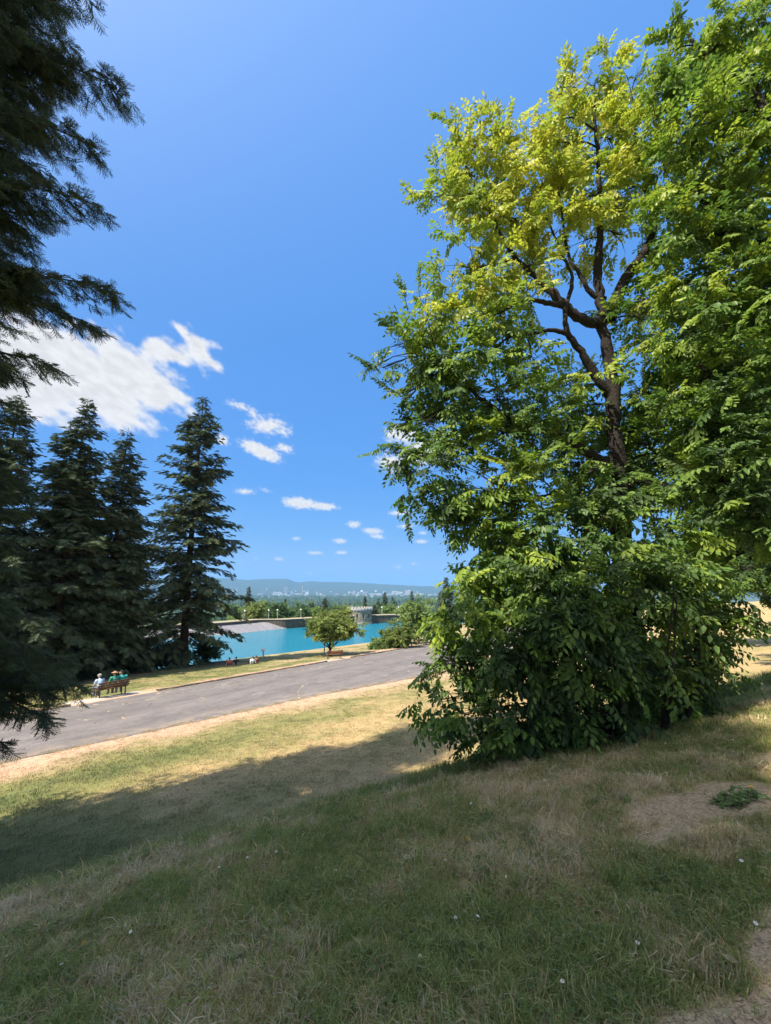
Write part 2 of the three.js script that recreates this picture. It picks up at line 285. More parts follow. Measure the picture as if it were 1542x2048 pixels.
// grass blades
const bladeMat = new THREE.MeshPhysicalMaterial({ color: 0xffffff, roughness: 1, transmission: .45, thickness: 0, specularIntensity: .4, side: THREE.DoubleSide });
function tuft(seed, n, rad, hgt, wid, lean) {
  const r = mulberry(seed), S = new Soup();
  for (let i = 0; i < n; i++) {
    const a = r() * 6.28, d = rad * Math.sqrt(r()), x = Math.cos(a) * d, z = Math.sin(a) * d, b = r() * 6.28, l = hgt * (.45 + .75 * r()), w = wid * (.7 + .6 * r()), k = lean * (.25 + 1.1 * r());
    const dx = Math.cos(b), dz = Math.sin(b), px = -dz * w, pz = dx * w;
    const v = [[0, 0, 1], [.5, .55, .85], [1, 1 - k * .35, 0]].map(([q, yy, ww]) => [x + dx * k * l * q * q, yy * l, z + dz * k * l * q * q, ww]);
    const i0 = S.v(v[0][0] - px, -.01, v[0][2] - pz), i1 = S.v(v[0][0] + px, -.01, v[0][2] + pz), i2 = S.v(v[1][0] - px * .85, v[1][1], v[1][2] - pz * .85), i3 = S.v(v[1][0] + px * .85, v[1][1], v[1][2] + pz * .85), i4 = S.v(v[2][0], v[2][1], v[2][2]);
    S.q(i0, i1, i3, i2); S.t(i2, i3, i4);
  }
  return S.get();
}
{
  const near = [tuft(31, 21, .05, .048, .0017, 1), tuft(32, 20, .055, .036, .002, 1.3), tuft(33, 12, .05, .068, .0016, .9)], sets = near.map(() => new Copies()), long = new Copies(), far = new Copies(), up = V(0, 1, 0);
  const STEMS = [[.72, .55, .32], [.8, .66, .44], [.35, .4, .11], [.26, .32, .085], [.48, .46, .18], [.6, .46, .23]];  // near blade colours raised to brighten the shaded bank
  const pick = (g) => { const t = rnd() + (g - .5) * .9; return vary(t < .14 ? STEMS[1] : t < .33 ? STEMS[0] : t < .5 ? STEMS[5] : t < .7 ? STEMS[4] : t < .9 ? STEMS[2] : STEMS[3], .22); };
  rnd = mulberry(71);
  for (let i = 0; i < 150000; i++) {   // the near bank
    const d = .45 + 8.5 * Math.pow(rnd(), 1.25), x = R(-1.05, 1.12) * (d * 1.02 + .9), z = -d, e = d - (5.9 + .3 * x); if (e > 1.5 || x > 9.5) continue;
    const keep = d < 3 ? 1 : Math.min(1, 3.8 / d), b = bare(x, z); if (rnd() > keep * (1 - .985 * b)) continue;
    const g = clamp(greenness(x, z), 0, 1), clump = fbm(x * 5 + 3, z * 5, 2); if (clump < -.28 && rnd() < .55) continue;
    const lean = V(R(-.5, .5) + .12, 1, R(-.5, .5)), sc = R(.7, 1.25) * (.8 + 1.3 * Math.max(0, clump)) * (1 - .35 * b) * (e > -.5 ? 1.15 : 1) * (d > 4 ? 1.15 : 1);
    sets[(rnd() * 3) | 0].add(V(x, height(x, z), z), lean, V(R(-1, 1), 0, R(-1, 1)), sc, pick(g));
  }
  for (let i = 0; i < 8200; i++) {   // uncut grass on the brow
    const x = R(-5, 9.5), e = .1 + R(-.7, .95) * (x > 0 ? 1 : .7), d = 5.9 + .3 * x + e, w = sstep(-2, 2.5, x); if (rnd() > .25 + .75 * w) continue;
    long.add(V(x, height(x, -d), -d), V(R(-.35, .35), 1, R(-.35, .35)), V(R(-1, 1), 0, R(-1, 1)), R(.6, 1.15) * (.65 + .5 * w), vary(mixc([.13, .21, .045], [.42, .38, .17], rnd() < .2 ? .8 : .12), .2));
  }
  for (let i = 0; i < 120000; i++) {   // the mown lawn beyond
    const s = R(-8, 62), p = R(-38, 3), [x, z] = xz(s, p), d = -z; if (d < 4.5) continue; if (x < -.98 * d - 1 || x > 1.0 * d + 1) continue;
    if (onRoad(s, p) > .05 || d - (5.9 + .3 * x) < .9) continue; if (p < -25 && ((s > 13 && s < 18.1 && p > -27) || (s > 35.9 && s < 40.4 && p > -26.7))) continue;
    if (rnd() > clamp(14 / d, .2, 1)) continue;
    const c = lawnColor(x, z), g = greenness(x, z);
    far.add(V(x, height(x, z) - .004, z), V(R(-.3, .3), 1, R(-.3, .3)), V(R(-1, 1), 0, R(-1, 1)), R(.7, 1.25) * (.75 + g * .4), vary(mixc(c, rnd() < .5 ? [.58, .44, .31] : [.15, .19, .06], R(.05, .3)), .15));
  }
  for (let i = 0; i < 5200; i++) {   // weeds in the joints and along the ragged road edges
    const s = R(0, 62), k = i % 4, p = k === 0 ? -23.4 + .12 * n2(s * .5, 2) + R(-.05, .05) : k === 1 ? -24.95 + R(-.3, .12) : table(PN, s) + .16 * fbm(s * .55, 7, 3) + R(-.22, .4), [x, z] = xz(s, p); if (n2(s * .9, k * 7) < (k === 0 ? .25 : -.25)) continue; if (k === 1 && ((s > 13 && s < 18.1) || (s > 35.9 && s < 40.4))) continue;
    far.add(V(x, hBase(x, z), z), V(R(-.3, .3), 1, R(-.3, .3)), V(R(-1, 1), 0, R(-1, 1)), R(.4, .9) * (k === 0 ? .7 : 1), vary(mixc([.5, .4, .23], [.2, .24, .08], rnd() * (k === 0 ? .9 : .6)), .2));
  }
  // broad leaved weeds and clover among the near grass
  const weed = new Copies(); { const C = (() => { const S = new Soup(), W = .019; for (let k = 0; k < 3; k++) { const a = k * 2.09, L = .02, P = (l, w, h) => { const dx = Math.cos(a), dy = Math.sin(a); return S.v(dx * L * l - dy * W * w, dy * L * l + dx * W * w, h); }; const c = P(0, 0, 0), m = P(.55, 0, -.002), t = P(1, 0, 0), l = P(.6, .5, .002), r = P(.6, -.5, .002); S.t(c, m, l); S.t(c, r, m); S.t(m, t, l); S.t(m, r, t); } return S.get(); })();
    for (let i = 0; i < 26000; i++) { const d = .8 + 5.4 * Math.pow(rnd(), 1.1), x = R(-1, 1.05) * (d + .6), z = -d, q = fbm(x * 1.1 + 40, z * 1.1, 3); if (q < .12 || d > 5.6 + .3 * x || bare(x, z) > .3) continue; weed.add(V(x, height(x, z) + R(.012, .045), z), V(R(-1, 1), R(-.3, .3), R(-1, 1)), V(R(-.6, .6), 1, R(-.4, .7)), R(.5, 1.1), vary(mixc([.14, .22, .06], [.24, .3, .1], rnd()), .25)); }
    weed.geo = C; }
  const grass = new THREE.Group(); grass.name = 'grass'; grass.userData = { kind: 'stuff', label: 'short patchy grass growing over the park slope' }; scene.add(grass);
  sets.forEach((c, i) => c.mesh('grass_blades', near[i], bladeMat, grass, true));
  weed.mesh('clover_leaves', weed.geo, bladeMat, grass, true);
  long.mesh('long_grass_blades', tuft(35, 16, .09, .19, .0028, .75), bladeMat, grass, true);
  far.mesh('lawn_blades', tuft(36, 22, .16, .045, .005, .9), bladeMat, grass, true);
}

// ---------------------------------------------------------------- trees
const barkTex = dataTex(256, 256, (x, y) => { const v = tn(x, y, 256, 5), f = Math.abs(Math.sin(x / 256 * Math.PI * 2 * 9 + 2.4 * tn(x, y, 256, 9))), k = 120 + 80 * f + 30 * v + (rnd() - .5) * 40; return [k, k * .95, k * .88]; });
const barkBump = barkTex.clone(); barkBump.colorSpace = THREE.NoColorSpace;
const bark = (r, g, b) => new THREE.MeshStandardMaterial({ color: new THREE.Color().setRGB(r, g, b), map: barkTex, bumpMap: barkBump, bumpScale: .02, roughness: .95 });
const leafMat = (tr = .38, coat = .5) => new THREE.MeshPhysicalMaterial({ color: 0xffffff, roughness: 1, transmission: tr, thickness: 0, clearcoat: coat, clearcoatRoughness: .38, specularIntensity: .35, side: THREE.DoubleSide });
const elmLeafMat = leafMat(.48, .5), softLeafMat = leafMat(.4, .15);
// one pointed oval leaf, folded on its midrib, its tip bent down
function leafInto(S, base, dir, nrm, L, W, droop) {
  const side = V(0, 0, 0).crossVectors(dir, nrm).normalize(), at = (l, w, h) => { const d = -droop * L * l * l; return S.v(base.x + dir.x * L * l + side.x * W * w + nrm.x * (h + d), base.y + dir.y * L * l + side.y * W * w + nrm.y * (h + d), base.z + dir.z * L * l + side.z * W * w + nrm.z * (h + d), .5 + w * .5, l); };
  const f = W * .22, b = at(0, 0, 0), m1 = at(.4, 0, -f), l1 = at(.36, -.5, 0), r1 = at(.36, .5, 0), l2 = at(.72, -.33, 0), r2 = at(.72, .33, 0), m2 = at(.75, 0, -f * .6), t = at(1, 0, 0);
  S.t(b, m1, l1); S.t(b, r1, m1); S.q(l1, m1, m2, l2); S.q(m1, r1, r2, m2); S.t(l2, m2, t); S.t(m2, r2, t);
}
// a twig of alternate leaves along +y, its face to +z
function spray(seed, n, len, L, W, ang = 55, droop = .25, arc = .25) {
  const r = mulberry(seed), S = new Soup(), q = (t) => V(.04 * len * Math.sin(t * 5 + seed), len * t, -arc * len * t * t);
  tube(S, [0, .35, .7, 1].map(q), [.0028, .0022, .0016, .0008].map((v) => v * (len / .35)), 3);
  for (let i = 0; i < n; i++) {
    const t = .1 + .9 * i / (n - 1), sd = i % 2 ? 1 : -1, a = (i === n - 1 ? 5 : ang + (r() - .5) * 26) * Math.PI / 180, b = q(t), k = .72 + .5 * Math.sin(Math.PI * (.18 + .75 * t)) * (.8 + .4 * r());
    const d = V(Math.sin(a) * sd, Math.cos(a), -.22 - .5 * r()).normalize(), nr = V((r() - .5) * .8, (r() - .5) * .5, 1).normalize(); nr.addScaledVector(d, -nr.dot(d)).normalize();
    leafInto(S, b, d, nr, L * k, W * k * (.9 + .2 * r()), droop * (.5 + r()));
  }
  return S.get();
}
// branches grow from the nearest point of the skeleton out into each clump of foliage, and carry the sprays
function broadleaf(tree, o) {
  const nodes = [], { skeleton, woodMat, clumps, sprays, mat, palette } = o;
  for (const [k, limb] of skeleton.entries()) {
    const pts = smooth(limb.pts.map((p) => V(...p)), limb.pts.length * 5), S = new Soup();
    if (limb.wiggle !== 0) pts.forEach((p, i) => { if (i && i < pts.length - 1) { p.x += limb.r[0] * .22 * n2(i * .6, k * 9); p.y += limb.r[0] * .15 * n2(i * .6 + 50, k * 9); p.z += limb.r[0] * .22 * n2(i * .6, k * 9 + 50); } });
    const rad = pts.map((_, i) => lerp(limb.r[0], limb.r[1], Math.pow(i / (pts.length - 1), .85)));
    tube(S, pts, rad, limb.sides ?? 9, .22); mesh(limb.name ?? (k ? 'limb' : 'trunk'), S.get(), woodMat, tree);
    pts.forEach((p, i) => nodes.push([p, rad[i]]));
  }
  const T = new Soup(), sets = sprays.map(() => new Copies()), up = V(0, 1, 0), extra = [];
  for (const [x, y, z, r, tint = 0, dens = 1, flat = .8] of clumps) {
    const c = V(x, y, z); let best = null, bd = 1e9;
    for (const n of nodes) { const d = n[0].distanceTo(c) + Math.max(0, n[0].y - c.y) * .6; if (d < bd) { bd = d; best = n; } }
    const mid = best[0].clone().lerp(c, .5).add(V(R(-.1, .1) * bd, .12 * bd, R(-.1, .1) * bd)), r0 = Math.min(best[1] * .7, .008 + .018 * r + .006 * bd), stem = smooth([best[0], mid, c], 5);
    tube(T, stem, stem.map((_, i) => lerp(r0, .5 * r0, i / 5)), 4);
    stem.forEach((p) => extra.push([p, r0 * .6]));
    const nb = Math.round(o.twigs ?? 9), ends = [];
    for (let k = 0; k < nb; k++) { const e = V(R(-1, 1), R(-1, 1) * flat, R(-1, 1)).normalize().multiplyScalar(r * R(.6, 1)).add(c), m = c.clone().lerp(e, .5).add(V(0, .1 * r, 0)); tube(T, [stem[3 + (k % 3)], m, e], [r0 * .42, r0 * .3, .002], 3); ends.push([stem[3 + (k % 3)], e]); }
    const n = Math.round((o.density ?? 60) * dens * Math.pow(r / .6, 2));
    for (let k = 0; k < n; k++) {
      const [a, e] = ends[(rnd() * nb) | 0], t = Math.pow(rnd(), .6), p = a.clone().lerp(e, .25 + .8 * t).add(V(R(-1, 1), R(-1, 1), R(-1, 1)).multiplyScalar(r * .2));
      const out = p.clone().sub(c).normalize().multiplyScalar(.8).add(V(R(-.8, .8), R(-.5, .6) + (o.lift ?? 0), R(-.8, .8))); if (out.lengthSq() < .01) out.set(0, 1, .1);
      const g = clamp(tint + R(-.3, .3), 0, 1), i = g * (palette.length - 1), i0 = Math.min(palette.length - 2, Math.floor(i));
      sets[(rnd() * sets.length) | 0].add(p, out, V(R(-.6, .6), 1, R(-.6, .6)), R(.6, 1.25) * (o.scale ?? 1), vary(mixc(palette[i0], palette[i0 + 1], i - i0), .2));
    }
  }
  mesh('branches', T.get(), woodMat, tree).userData.kind = 'stuff';
  const crown = new THREE.Group(); crown.name = 'crown'; tree.add(crown);
  sets.forEach((s, i) => s.c.length && s.mesh('leaves', sprays[i], mat, crown, true));
  return crown;
}
// a bough: a twig with leafy side twigs
function bough(seed, parts, len, n, L, W) {
  const r = mulberry(seed), list = [];
  for (let k = 0; k < parts; k++) { const g = spray(seed + k * 3, n, len * (k ? .62 : 1), L, W, 50 + r() * 15, .28, .2 + .3 * r()); if (k) { g.rotateZ((k % 2 ? 1 : -1) * (.55 + .5 * r())); g.rotateX(-.3 * r()); g.rotateY((r() - .5) * 1.2); g.translate(0, len * (.12 + .7 * (k - 1) / (parts - 1)), 0); } list.push(g); }
  return mergeGeometries(list);
}
const elmSprays = [bough(301, 4, .4, 9, .085, .046), bough(331, 5, .46, 8, .08, .044), bough(361, 3, .36, 10, .085, .045), spray(5, 13, .42, .08, .042, 50, .25, .15)];
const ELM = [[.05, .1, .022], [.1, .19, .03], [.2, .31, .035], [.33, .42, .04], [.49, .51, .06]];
const elmBark = bark(.05, .04, .034);
rnd = mulberry(201);
const elm = thing('elm_tree', 'tall elm with golden upper leaves and dark forked trunk on the bank', 'tree', [0, 0, 0]);
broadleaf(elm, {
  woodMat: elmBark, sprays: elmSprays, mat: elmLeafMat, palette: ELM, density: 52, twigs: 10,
  skeleton: [
    { pts: [[4.0, -.6, -7.0], [3.95, .6, -7.0], [3.85,2.04,-6.93], [3.92,3.37,-6.9], [3.92,4.35,-6.92], [3.98,5.38,-6.94], [3.93,6.38,-6.97], [3.95,7.41,-6.99], [4.14,8.58,-7.08], [4.24,9.92,-7.15], [4.34,11.34,-7.2]], r: [.2, .025], sides: 12 },
    { pts: [[3.9,3.33,-6.9], [3.54,3.7,-6.84], [3.12,3.91,-6.7], [2.63,4.16,-6.65], [1.97,4.4,-6.61], [1.33,4.93,-6.62], [0.84,5.56,-6.61]], r: [.11, .015] },
    { pts: [[3.91,4.9,-6.93], [3.6,5.33,-6.85], [3.39,5.67,-6.79], [3.17,5.97,-6.74], [3.17,6.42,-6.76], [3.34,7.02,-6.75], [3.16,7.62,-6.75], [3,8.51,-6.9]], r: [.085, .012] },
    { pts: [[3.17,5.95,-6.74], [2.83,5.96,-6.64], [2.45,5.83,-6.56], [2.08,5.72,-6.48], [1.79,5.51,-6.52]], r: [.045, .01] },
    { pts: [[3.94,6.29,-6.99], [3.52,6.33,-6.88], [3.18,6.58,-6.83], [2.94,6.93,-6.87], [2.73,7.23,-6.92], [2.41,7.64,-6.95], [2.23,8.04,-6.98], [2.04,8.5,-7], [1.78,9.11,-6.99], [1.5,9.82,-6.97]], r: [.1, .015] },
    { pts: [[2.41,7.62,-6.95], [2.01,7.45,-6.88], [1.62,7.31,-6.8], [1.24,7.28,-6.71]], r: [.035, .006] },
    { pts: [[3.18,6.56,-6.84], [2.78,6.49,-6.65], [2.4,6.47,-6.55], [2.02,6.23,-6.49], [1.58,6,-6.43]], r: [.05, .01] },
    { pts: [[4.05,6.38,-6.97], [4.35,7.07,-6.95], [4.68,7.55,-6.96], [4.98,8.04,-6.98], [5.18,8.68,-7.07], [5.07,9.34,-7.05], [4.99,10.42,-7.06], [5.06,11.43,-7.09]], r: [.115, .015] },
    { pts: [[4.03,6.8,-7], [3.8,6.89,-6.98], [3.62,7.32,-7.01], [3.47,7.67,-7.04], [3.42,8.58,-7.08], [3.35,9.83,-7.07]], r: [.06, .01] },
    { pts: [[3.93,3.9,-6.9], [4.24,4.27,-6.94], [4.69,4.82,-6.94], [5.21,5.33,-6.85]], r: [.07, .015] },
    { pts: [[3.92,3.37,-6.9], [3.56,3.56,-6.66], [3.1,3.32,-6.4], [2.55,3.01,-6.25], [1.99,2.88,-6.17]], r: [.06, .01] },
  ],
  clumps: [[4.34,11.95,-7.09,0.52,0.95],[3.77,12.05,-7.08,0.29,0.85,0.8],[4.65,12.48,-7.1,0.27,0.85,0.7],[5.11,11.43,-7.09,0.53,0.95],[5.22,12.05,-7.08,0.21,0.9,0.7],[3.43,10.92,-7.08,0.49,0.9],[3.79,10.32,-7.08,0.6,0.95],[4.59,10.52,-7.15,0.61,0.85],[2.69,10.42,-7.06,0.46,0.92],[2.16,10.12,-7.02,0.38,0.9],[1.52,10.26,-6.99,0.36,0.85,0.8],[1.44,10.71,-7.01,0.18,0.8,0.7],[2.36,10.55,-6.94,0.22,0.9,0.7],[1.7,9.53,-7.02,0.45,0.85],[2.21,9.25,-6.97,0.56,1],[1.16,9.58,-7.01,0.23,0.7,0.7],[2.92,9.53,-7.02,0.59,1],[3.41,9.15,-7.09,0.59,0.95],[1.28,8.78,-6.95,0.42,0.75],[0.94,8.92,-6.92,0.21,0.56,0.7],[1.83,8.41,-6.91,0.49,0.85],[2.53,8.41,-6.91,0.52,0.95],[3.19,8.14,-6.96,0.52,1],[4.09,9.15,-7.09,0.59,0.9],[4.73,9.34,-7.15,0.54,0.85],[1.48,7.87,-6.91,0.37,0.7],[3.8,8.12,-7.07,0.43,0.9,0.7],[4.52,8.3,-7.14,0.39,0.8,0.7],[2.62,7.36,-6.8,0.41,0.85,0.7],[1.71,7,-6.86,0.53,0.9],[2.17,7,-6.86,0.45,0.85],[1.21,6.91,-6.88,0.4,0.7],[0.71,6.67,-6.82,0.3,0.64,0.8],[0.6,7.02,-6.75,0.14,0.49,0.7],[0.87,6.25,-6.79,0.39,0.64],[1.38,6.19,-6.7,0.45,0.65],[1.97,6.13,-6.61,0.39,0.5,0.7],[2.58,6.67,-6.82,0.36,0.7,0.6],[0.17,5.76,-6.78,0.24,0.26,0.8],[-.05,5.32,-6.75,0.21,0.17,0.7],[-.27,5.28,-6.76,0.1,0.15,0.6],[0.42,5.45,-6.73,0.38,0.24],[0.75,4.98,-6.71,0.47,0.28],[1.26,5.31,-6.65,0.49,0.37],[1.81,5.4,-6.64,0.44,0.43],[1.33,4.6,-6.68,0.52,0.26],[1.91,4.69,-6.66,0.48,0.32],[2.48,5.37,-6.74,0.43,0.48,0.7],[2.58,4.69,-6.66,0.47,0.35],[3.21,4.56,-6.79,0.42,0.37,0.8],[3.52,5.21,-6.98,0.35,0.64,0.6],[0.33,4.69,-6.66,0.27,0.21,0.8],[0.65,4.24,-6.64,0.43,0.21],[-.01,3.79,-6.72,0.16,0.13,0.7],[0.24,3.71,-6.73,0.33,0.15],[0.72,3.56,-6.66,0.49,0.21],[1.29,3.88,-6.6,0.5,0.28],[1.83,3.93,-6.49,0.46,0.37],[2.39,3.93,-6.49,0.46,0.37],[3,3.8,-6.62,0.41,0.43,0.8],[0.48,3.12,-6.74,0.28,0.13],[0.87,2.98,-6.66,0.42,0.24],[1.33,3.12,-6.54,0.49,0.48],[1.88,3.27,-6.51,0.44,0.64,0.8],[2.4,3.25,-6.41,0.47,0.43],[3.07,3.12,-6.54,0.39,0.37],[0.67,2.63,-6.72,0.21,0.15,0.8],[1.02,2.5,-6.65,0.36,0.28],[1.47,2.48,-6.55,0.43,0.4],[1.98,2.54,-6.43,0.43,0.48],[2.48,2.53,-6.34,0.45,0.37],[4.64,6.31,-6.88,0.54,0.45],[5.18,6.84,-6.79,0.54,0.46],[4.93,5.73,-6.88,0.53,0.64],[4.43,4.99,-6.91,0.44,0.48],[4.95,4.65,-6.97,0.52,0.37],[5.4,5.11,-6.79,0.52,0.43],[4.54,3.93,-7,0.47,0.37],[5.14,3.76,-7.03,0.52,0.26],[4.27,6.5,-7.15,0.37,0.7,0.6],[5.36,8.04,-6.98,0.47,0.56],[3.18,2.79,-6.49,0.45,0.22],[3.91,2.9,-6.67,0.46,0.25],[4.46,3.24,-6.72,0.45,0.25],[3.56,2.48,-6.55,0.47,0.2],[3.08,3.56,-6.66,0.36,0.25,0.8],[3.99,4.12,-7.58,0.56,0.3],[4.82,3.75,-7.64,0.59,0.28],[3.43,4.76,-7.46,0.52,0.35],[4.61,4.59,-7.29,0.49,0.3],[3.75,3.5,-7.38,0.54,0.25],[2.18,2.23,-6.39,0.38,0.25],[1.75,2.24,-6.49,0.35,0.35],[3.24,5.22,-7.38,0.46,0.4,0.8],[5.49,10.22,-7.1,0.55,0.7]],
});
{
  rnd = mulberry(211); const W = new Soup(), C = new Copies(), one = spray(9, 9, .26, .072, .036, 48, .2, .1);
  for (const [pts, tint] of [[[[0.25,5.7,-6.68], [-.09,5.56,-6.61], [-.36,5.25,-6.66]], 1.2], [[[0.79,6.25,-6.79], [0.61,6.6,-6.73], [0.57,7.02,-6.65]], 1.6], [[[0.39,6.42,-6.76], [0.33,6.69,-6.71], [0.29,6.84,-6.68]], 1.4], [[[1.62,10.12,-7.02], [1.45,10.41,-6.96], [1.35,10.7,-6.91]], 3.2], [[[2.46,10.21,-7], [2.41,10.49,-6.95], [2.38,10.7,-6.91]], 3.6], [[[3.92,11.85,-7.11], [3.74,12.1,-7.07], [3.7,12.28,-7.04]], 3.5], [[[4.6,12.26,-7.04], [4.57,12.46,-7], [4.54,12.61,-6.98]], 3.5], [[[0.32,3.83,-6.71], [0.03,3.91,-6.7], [-.21,3.79,-6.72]], 1], [[[0.24,4.77,-6.65], [-.01,4.93,-6.62], [-.3,5.22,-6.57]], 1.1], [[[1.15,9.44,-6.93], [0.97,9.58,-6.91], [0.92,9.72,-6.88]], 2.6], [[[1.09,8.78,-6.95], [0.87,8.89,-6.93], [0.75,8.95,-6.92]], 2.4], [[[0.55,2.98,-6.66], [0.41,2.82,-6.69], [0.33,2.59,-6.73]], 1], [[[5.21,11.43,-7.09], [5.19,11.83,-7.01], [5.26,12.13,-6.96]], 3.4]]) {
    const c = new THREE.CatmullRomCurve3(pts.map((p) => V(...p))), ps = c.getPoints(6); tube(W, ps, ps.map((_, i) => .007 - i * .0009), 4);
    for (let k = 0; k < 7; k++) { const u = .2 + .8 * k / 6, g = clamp(tint + R(-.5, .5), 0, 3.99), g0 = Math.floor(g), d = c.getTangent(u).add(V(R(-.7, .7), R(-.5, .5), R(-.7, .7))); C.add(c.getPoint(u), d, V(R(-.5, .5), 1, R(-.5, .5)), R(.7, 1.1), vary(mixc(ELM[g0], ELM[g0 + 1], g - g0), .2)); }
  }
  mesh('leader_shoots', W.get(), elmBark, elm).userData.kind = 'stuff'; C.mesh('shoot_leaves', one, elmLeafMat, elm, true);
}
// the elm's neighbour leans in from beyond the frame
rnd = mulberry(202);
const elm2 = thing('elm_tree', 'leafy green elm crown filling the upper right edge', 'tree', [0, 0, 0]);
broadleaf(elm2, {
  woodMat: elmBark, sprays: elmSprays, mat: elmLeafMat, palette: ELM, density: 60, twigs: 9,
  skeleton: [
    { pts: [[6.3, -.1, -5.2], [6.3, 1.5, -5.2], [6.2, 3.2, -5.2], [6.0, 5.2, -5.2], [5.9, 7.5, -5.3], [5.8, 9.6, -5.4]], r: [.26, .05], sides: 12 },
    { pts: [[6.3, 1.3, -5.2], [5.62,2.46,-5.84], [5.46,2.29,-6.18], [5.26,2.08,-6.41], [4.96,1.94,-6.54]], r: [.1, .02] },
    { pts: [[6.2, 3.2, -5.2], [5.46,4.15,-5.84], [5.03,4.63,-5.86], [4.66,4.9,-5.91]], r: [.09, .015] },
    { pts: [[6.1, 5, -5.2], [5.66,7.07,-5.73], [5.35,7.55,-5.85], [4.93,7.97,-5.98]], r: [.08, .015] },
    { pts: [[5.9, 6.6, -5.3], [6,9.67,-5.67], [5.66,10.44,-5.84], [5.36,11.42,-5.97], [5.29,11.99,-5.97]], r: [.06, .008] },
  ],
  clumps: [[6.34,10.99,-5.64,0.59,0.51],[5.83,11.03,-5.74,0.48,0.56],[5.48,10.73,-5.89,0.44,0.56],[5.31,11.68,-5.92,0.21,0.65,0.7],[5.09,10.98,-6.05,0.25,0.56,0.7],[5.04,10.05,-6.01,0.49,0.56],[5.5,9.65,-5.88,0.56,0.51],[6.09,9.87,-5.74,0.58,0.46],[4.76,9.81,-6.16,0.39,0.65],[5.09,8.88,-5.91,0.55,0.46],[5.59,8.52,-5.78,0.58,0.46],[6.07,8.49,-5.68,0.48,0.46],[4.8,8.66,-6.16,0.48,0.51],[5.11,7.96,-5.88,0.54,0.56],[5.59,7.46,-5.76,0.57,0.49],[5.97,7.22,-5.7,0.47,0.54],[4.75,7.65,-6.13,0.37,0.46],[5.12,7,-5.84,0.52,0.45],[5.57,6.38,-5.75,0.55,0.43],[4.88,6.3,-5.97,0.49,0.52],[5.19,5.72,-5.77,0.54,0.43],[5.7,5.51,-5.7,0.49,0.32],[4.73,5.56,-5.9,0.46,0.43],[4.88,5,-5.79,0.49,0.35],[5.32,4.8,-5.73,0.53,0.32],[5.52,4.11,-5.75,0.47,0.21],[4.95,4.22,-5.83,0.51,0.24],[4.66,4.58,-6.07,0.43,0.37],[4.59,3.79,-5.91,0.45,0.26],[5,3.58,-5.74,0.51,0.17],[5.41,3.35,-5.68,0.46,0.15],[4.73,3.19,-5.91,0.44,0.21],[5.13,2.94,-5.76,0.46,0.15],[4.44,3.03,-6.15,0.42,0.26],[5.48,2.46,-5.84,0.42,0.15],[4.93,2.54,-5.93,0.42,0.21],[4.51,2.49,-6.04,0.4,0.26],[5.17,2.07,-6.21,0.29,0.17,0.6],[6.15,9.44,-5.51,0.48,0.46],[5.9,6.02,-5.51,0.51,0.43],[5.78,4.49,-5.58,0.49,0.32],[6.53,8.78,-5.53,0.55,0.54]],
});
